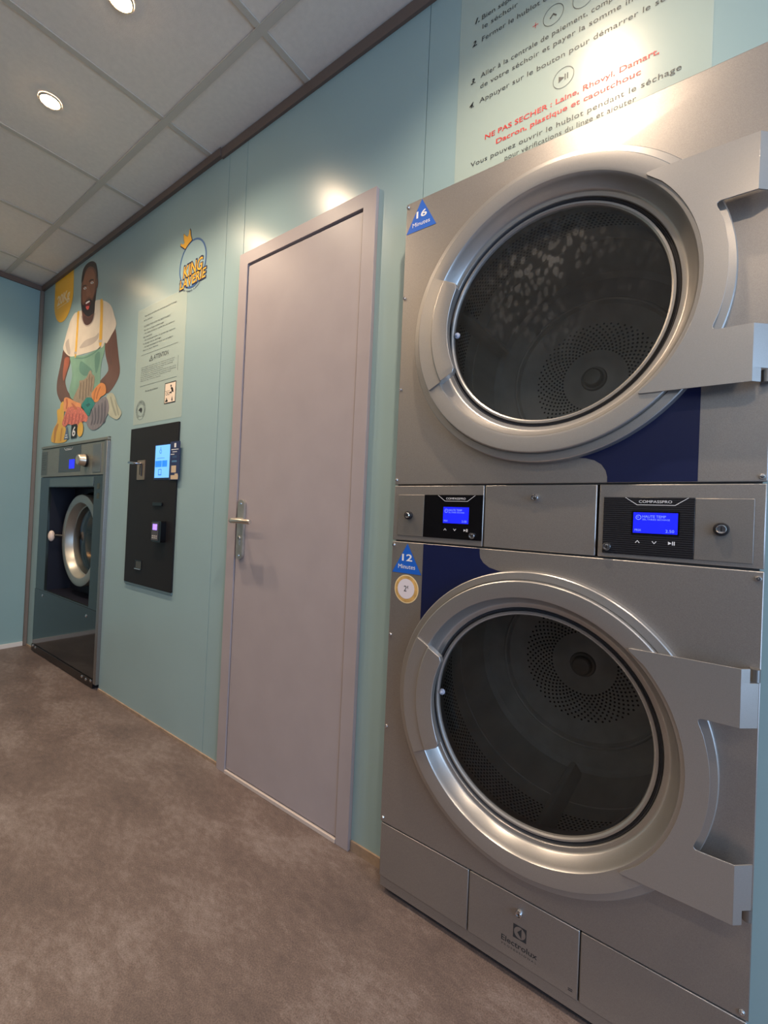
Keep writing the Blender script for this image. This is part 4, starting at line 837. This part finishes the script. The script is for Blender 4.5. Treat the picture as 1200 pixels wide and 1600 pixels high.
slab([smoothpoly([(-2.062, 1.601), (-2.048, 1.597), (-2.041, 1.583), (-2.040, 1.562), (-2.037, 1.536), (-2.044, 1.535), (-2.050, 1.558), (-2.056, 1.536), (-2.063, 1.536), (-2.058, 1.566), (-2.056, 1.580), (-2.074, 1.578), (-2.076, 1.574), (-2.060, 1.573), (-2.058, 1.588), (-2.066, 1.594)], 2)], y-0.0003, 0, bm, flat=True)
slab([circle(-2.1010, 1.5500, 0.0040, 12)], y-0.0003, 0, bm, flat=True); slab([smoothpoly([(-2.104, 1.546), (-2.094, 1.545), (-2.088, 1.537), (-2.094, 1.534), (-2.112, 1.534), (-2.110, 1.540)], 2)], y-0.0003, 0, bm, flat=True)
for cx_, cz_, r_ in ((-2.100, 1.573, 0.008), (-2.082, 1.573, 0.008)): slab([circle(cx_, cz_, r_, 20), circle(cx_, cz_, r_-0.0022, 20)[::-1]], y-0.0003, 0, bm, flat=True)
slab([rect(-2.1165, -2.072, 1.5855, 1.5870)], y-0.0003, 0, bm, flat=True)
flatobj('figure', bm, BLACKINK, pk)

# shop emblem between the notice and the door, without its mascot
lg = thing('wall_emblem', 'round blue and yellow shop emblem with crown and lettering, left of the door', 'emblem', (-1.927, 0, 2.04))
LB = mat('emblem_blue', (62, 104, 160), 0.4); LY = mat('emblem_yellow', (246, 186, 62), 0.4); LN = mat('emblem_navy', (28, 38, 74), 0.4); LP = mat('emblem_pale', (160, 190, 196), 0.35)
cx_, cz_ = -1.927, 2.150
flatobj('disc', slab([circle(cx_, cz_, 0.106, 64)], YW-0.0005, 0, flat=True), LP, lg)
flatobj('ring', slab([circle(cx_, cz_, 0.112, 64), circle(cx_, cz_, 0.1035, 64)[::-1]], YW-0.0008, 0, flat=True), LB, lg)
def grow(P, k):
    mx = sum(p[0] for p in P)/len(P); mz = sum(p[1] for p in P)/len(P); return [(mx+(a-mx)*k, mz+(b-mz)*k) for a, b in P]
flatobj('crown_outline', slab([grow(CROWN, 1.10)], YW-0.0010, 0, flat=True), LN, lg)
flatobj('crown', slab([CROWN], YW-0.0013, 0, flat=True), LY, lg)
# lettering: navy backing slightly larger than the yellow letters, rising to the right
def rise(x0, k, z0, grow_=0.0): return lambda px, pz: (px, pz+(px-x0)*k)
bm = text('KING', -2.006, -1.836, 2.0955, 0.060, YW-0.0016, shear=0.12, off=0.055, fn=rise(-2.0, 0.02, 0)); text('LAVERIE', -2.0330, -1.8060, 2.0480, 0.0475, YW-0.0016, bm, shear=0.12, off=0.055, fn=rise(-2.02, 0.03, 0))
flatobj('lettering_outline', bm, LN, lg, 'navy outline of the emblem name')
bm = text('KING', -2.001, -1.841, 2.0990, 0.053, YW-0.0019, shear=0.12, off=0.012, fn=rise(-2.0, 0.02, 0)); text('LAVERIE', -2.0270, -1.8120, 2.0515, 0.0415, YW-0.0019, bm, shear=0.12, off=0.012, fn=rise(-2.02, 0.03, 0))
flatobj('lettering', bm, LY, lg, 'yellow emblem name')
def arc(px, pz):
    t_ = -PI*0.83+PI*0.62*(px/0.2); rr = 0.124-pz+0.004; return cx_+rr*math.cos(t_), cz_+rr*math.sin(t_)
flatobj('tagline', text('Le lavage simple \u00e0 petit prix', 0, 0.2, 0, 0.010, YW-0.0008, fn=arc), LN, lg, 'small curved dark line of writing under the emblem')

# printed man above the washer
mu = thing('wall_print', 'large wall print of a man in white T-shirt and green apron holding laundry', 'wall print', (-3.15, 0, 1.42))
def pm(n, c, var=0.0, sc=20, st=(1, 1, 1)):
    M_ = mat(n, c, 0.35); return vary(M_, sc, var, 5, st) if var else M_
SK = pm('print_skin', (110, 72, 56), 0.18, 6); SKH = pm('print_skin_warm', (170, 92, 62), 0.2, 10)
HAIR = pm('print_hair', (38, 28, 24)); SHIRT = pm('print_shirt', (228, 216, 198), 0.10, 7); FOLD = pm('print_shirt_fold', (196, 184, 172), 0.08, 8)
YEL = pm('print_yellow', (236, 184, 66), 0.10, 8); APR = pm('print_apron', (132, 172, 148), 0.14, 9); APR2 = pm('print_apron_fold', (104, 146, 128), 0.1, 9)
order = [('arml', 'arm', SK, 1), ('armlhi', 'arm_highlight', SKH, 2), ('armr', 'arm', SK, 1), ('armrhi', 'arm_highlight', pm('print_skin_soft', (108, 72, 58), 0.12, 8), 2), ('apron', 'apron', APR, 3), ('apronfold', 'apron_fold', APR2, 4), ('apronfold2', 'apron_fold', APR2, 4),
         ('head', 'head', SK, 5), ('shirt', 'shirt', SHIRT, 4), ('shirtfold', 'shirt_fold', FOLD, 5), ('shirtfold2', 'shirt_fold', FOLD, 5), ('strapl', 'strap', YEL, 6), ('strapr', 'strap', YEL, 6),
         ('beard', 'beard', HAIR, 6), ('hair', 'hair', HAIR, 6), ('mouth', 'mouth', pm('print_mouth', (96, 26, 24)), 7), ('teeth', 'teeth', WHITEP, 8), ('tongue', 'tongue', pm('print_tongue', (206, 92, 84)), 8),
         ('facelight', 'face_highlight', pm('print_face', (138, 92, 70), 0.10, 9), 5.5), ('necklight', 'neck', pm('print_neck', (84, 54, 44)), 5.5), ('nose', 'nose', pm('print_nose', (152, 104, 80)), 6), ('eyel', 'eye', WHITEP, 6), ('eyer', 'eye', WHITEP, 6), ('pupl', 'pupil', HAIR, 7), ('pupr', 'pupil', HAIR, 7), ('browl', 'eyebrow', HAIR, 6), ('browr', 'eyebrow', HAIR, 6),
         ('taupe', 'towel', pm('print_taupe', (168, 146, 120), 0.28, 60, (3, 1, 0.5)), 7), ('cream', 'cloth', pm('print_cream', (196, 196, 172), 0.08, 12), 7), ('knit', 'knitwear', pm('print_knit', (140, 130, 134), 0.30, 26, (3, 1, 0.5)), 8),
         ('teal', 'cloth', pm('print_teal', (46, 138, 128), 0.2, 20), 9), ('tealfold', 'cloth_fold', pm('print_teal_dark', (28, 96, 92)), 10), ('glove', 'glove', pm('print_glove', (232, 148, 74), 0.08, 12), 9),
         ('yellow', 'cloth', YEL, 8), ('yellowfold', 'cloth_fold', pm('print_amber', (206, 140, 50)), 9), ('orange', 'cloth', pm('print_orange', (240, 158, 96), 0.12, 14), 9), ('pink', 'towel', pm('print_pink', (226, 122, 100), 0.32, 90), 10)]
DK = pm('print_knit_dark', (100, 92, 100)); TD = pm('print_taupe_dark', (128, 106, 86)); CD = pm('print_cream_dark', (164, 164, 142)); OD = pm('print_orange_dark', (206, 112, 66)); PD = pm('print_pink_dark', (190, 84, 74)); YD = pm('print_yellow_dark', (196, 132, 48)); GD = pm('print_glove_dark', (196, 112, 52))
order += [('rib%d' % q, 'knit_rib', DK, 9) for q in range(5)] + [('tr%d' % q, 'towel_fold', TD, 8) for q in range(5)] + [('cf0', 'cloth_fold', CD, 8), ('cf1', 'cloth_fold', CD, 8), ('yf1', 'cloth_fold', YD, 9), ('of0', 'cloth_fold', OD, 11), ('of1', 'cloth_fold', OD, 11)]
order += [('pf%d' % q, 'towel_fold', PD, 11) for q in range(6)] + [('buckle', 'buckle', FOLD, 7), ('buckle2', 'buckle', FOLD, 7), ('pocket', 'apron_seam', APR2, 4), ('neckline', 'neckline', FOLD, 5.2), ('ear', 'ear', SK, 6), ('fingers', 'finger_line', GD, 10), ('fingers2', 'finger_line', GD, 10)]
for k, n, M_, i in order: lay(n, MURAL[k], M_, mu, i, 4 if len(MURAL[k]) > 4 else 0)
# yellow badge above the man, running up under the ceiling trim
bd_ = thing('wall_sticker', 'yellow rounded sticker reading 20Kg below the ceiling left of the printed man', 'sticker', (-3.515, 0, 2.24))
P = [(-3.683, 2.545), (-3.683, 2.485)] + [(-3.515+0.167*math.cos(a), 2.405+0.165*math.sin(a)) for a in [PI+PI*i/28 for i in range(29)]] + [(-3.352, 2.48), (-3.359, 2.545)]
flatobj('shape', slab([P], YW-0.0004, 0, flat=True), pm('badge_yellow', (240, 184, 40)), bd_)
bm = text('20Kg', -3.628, -3.405, 2.372, 0.062, YW-0.0010, off=0.03, fn=lambda a, b: (a, b-0.0*(a+3.6)))
slab([rect(-3.62, -3.42, 2.352, 2.3555)], YW-0.0010, 0, bm, flat=True)
flatobj('lettering', bm, pm('badge_white', (246, 226, 186)), bd_)
# small stickers just above the washer
n6 = thing('number_sign', 'small black sign with a white figure 6 above the washer', 'sign', (-3.225, 0, 1.44))
flatobj('sheet', slab([rect(-3.262, -3.172, 1.4385, 1.5250)], -0.0034, 0, flat=True), BLACKINK, n6)
flatobj('figure', text('6', -3.243, -3.192, 1.4520, 0.056, -0.0038, off=0.02, shear=0.1), WHITEP, n6)
o = flatobj('price_sticker', slab([circle(-3.118, 1.4850, 0.0450, 40)], -0.0036, 0, flat=True), YEL); tag(o, 'plain round yellow sticker right of the number 6 sign', 'sticker')
o = thing('time_sticker', 'small blue-grey triangular sticker left of the number 6 sign', 'sticker', (-3.335, 0, 1.44))
flatobj('triangle', slab([[(-3.337, 1.530), (-3.378, 1.4385), (-3.294, 1.4385)]], -0.0034, 0, flat=True), pm('sticker_slate', (92, 112, 142)), o)
bm = slab([rect(-3.352, -3.322, 1.463, 1.469)], -0.0038, 0, flat=True); slab([rect(-3.360, -3.314, 1.448, 1.454)], -0.0038, 0, bm, flat=True)
flatobj('lettering', bm, WHITEP, o)
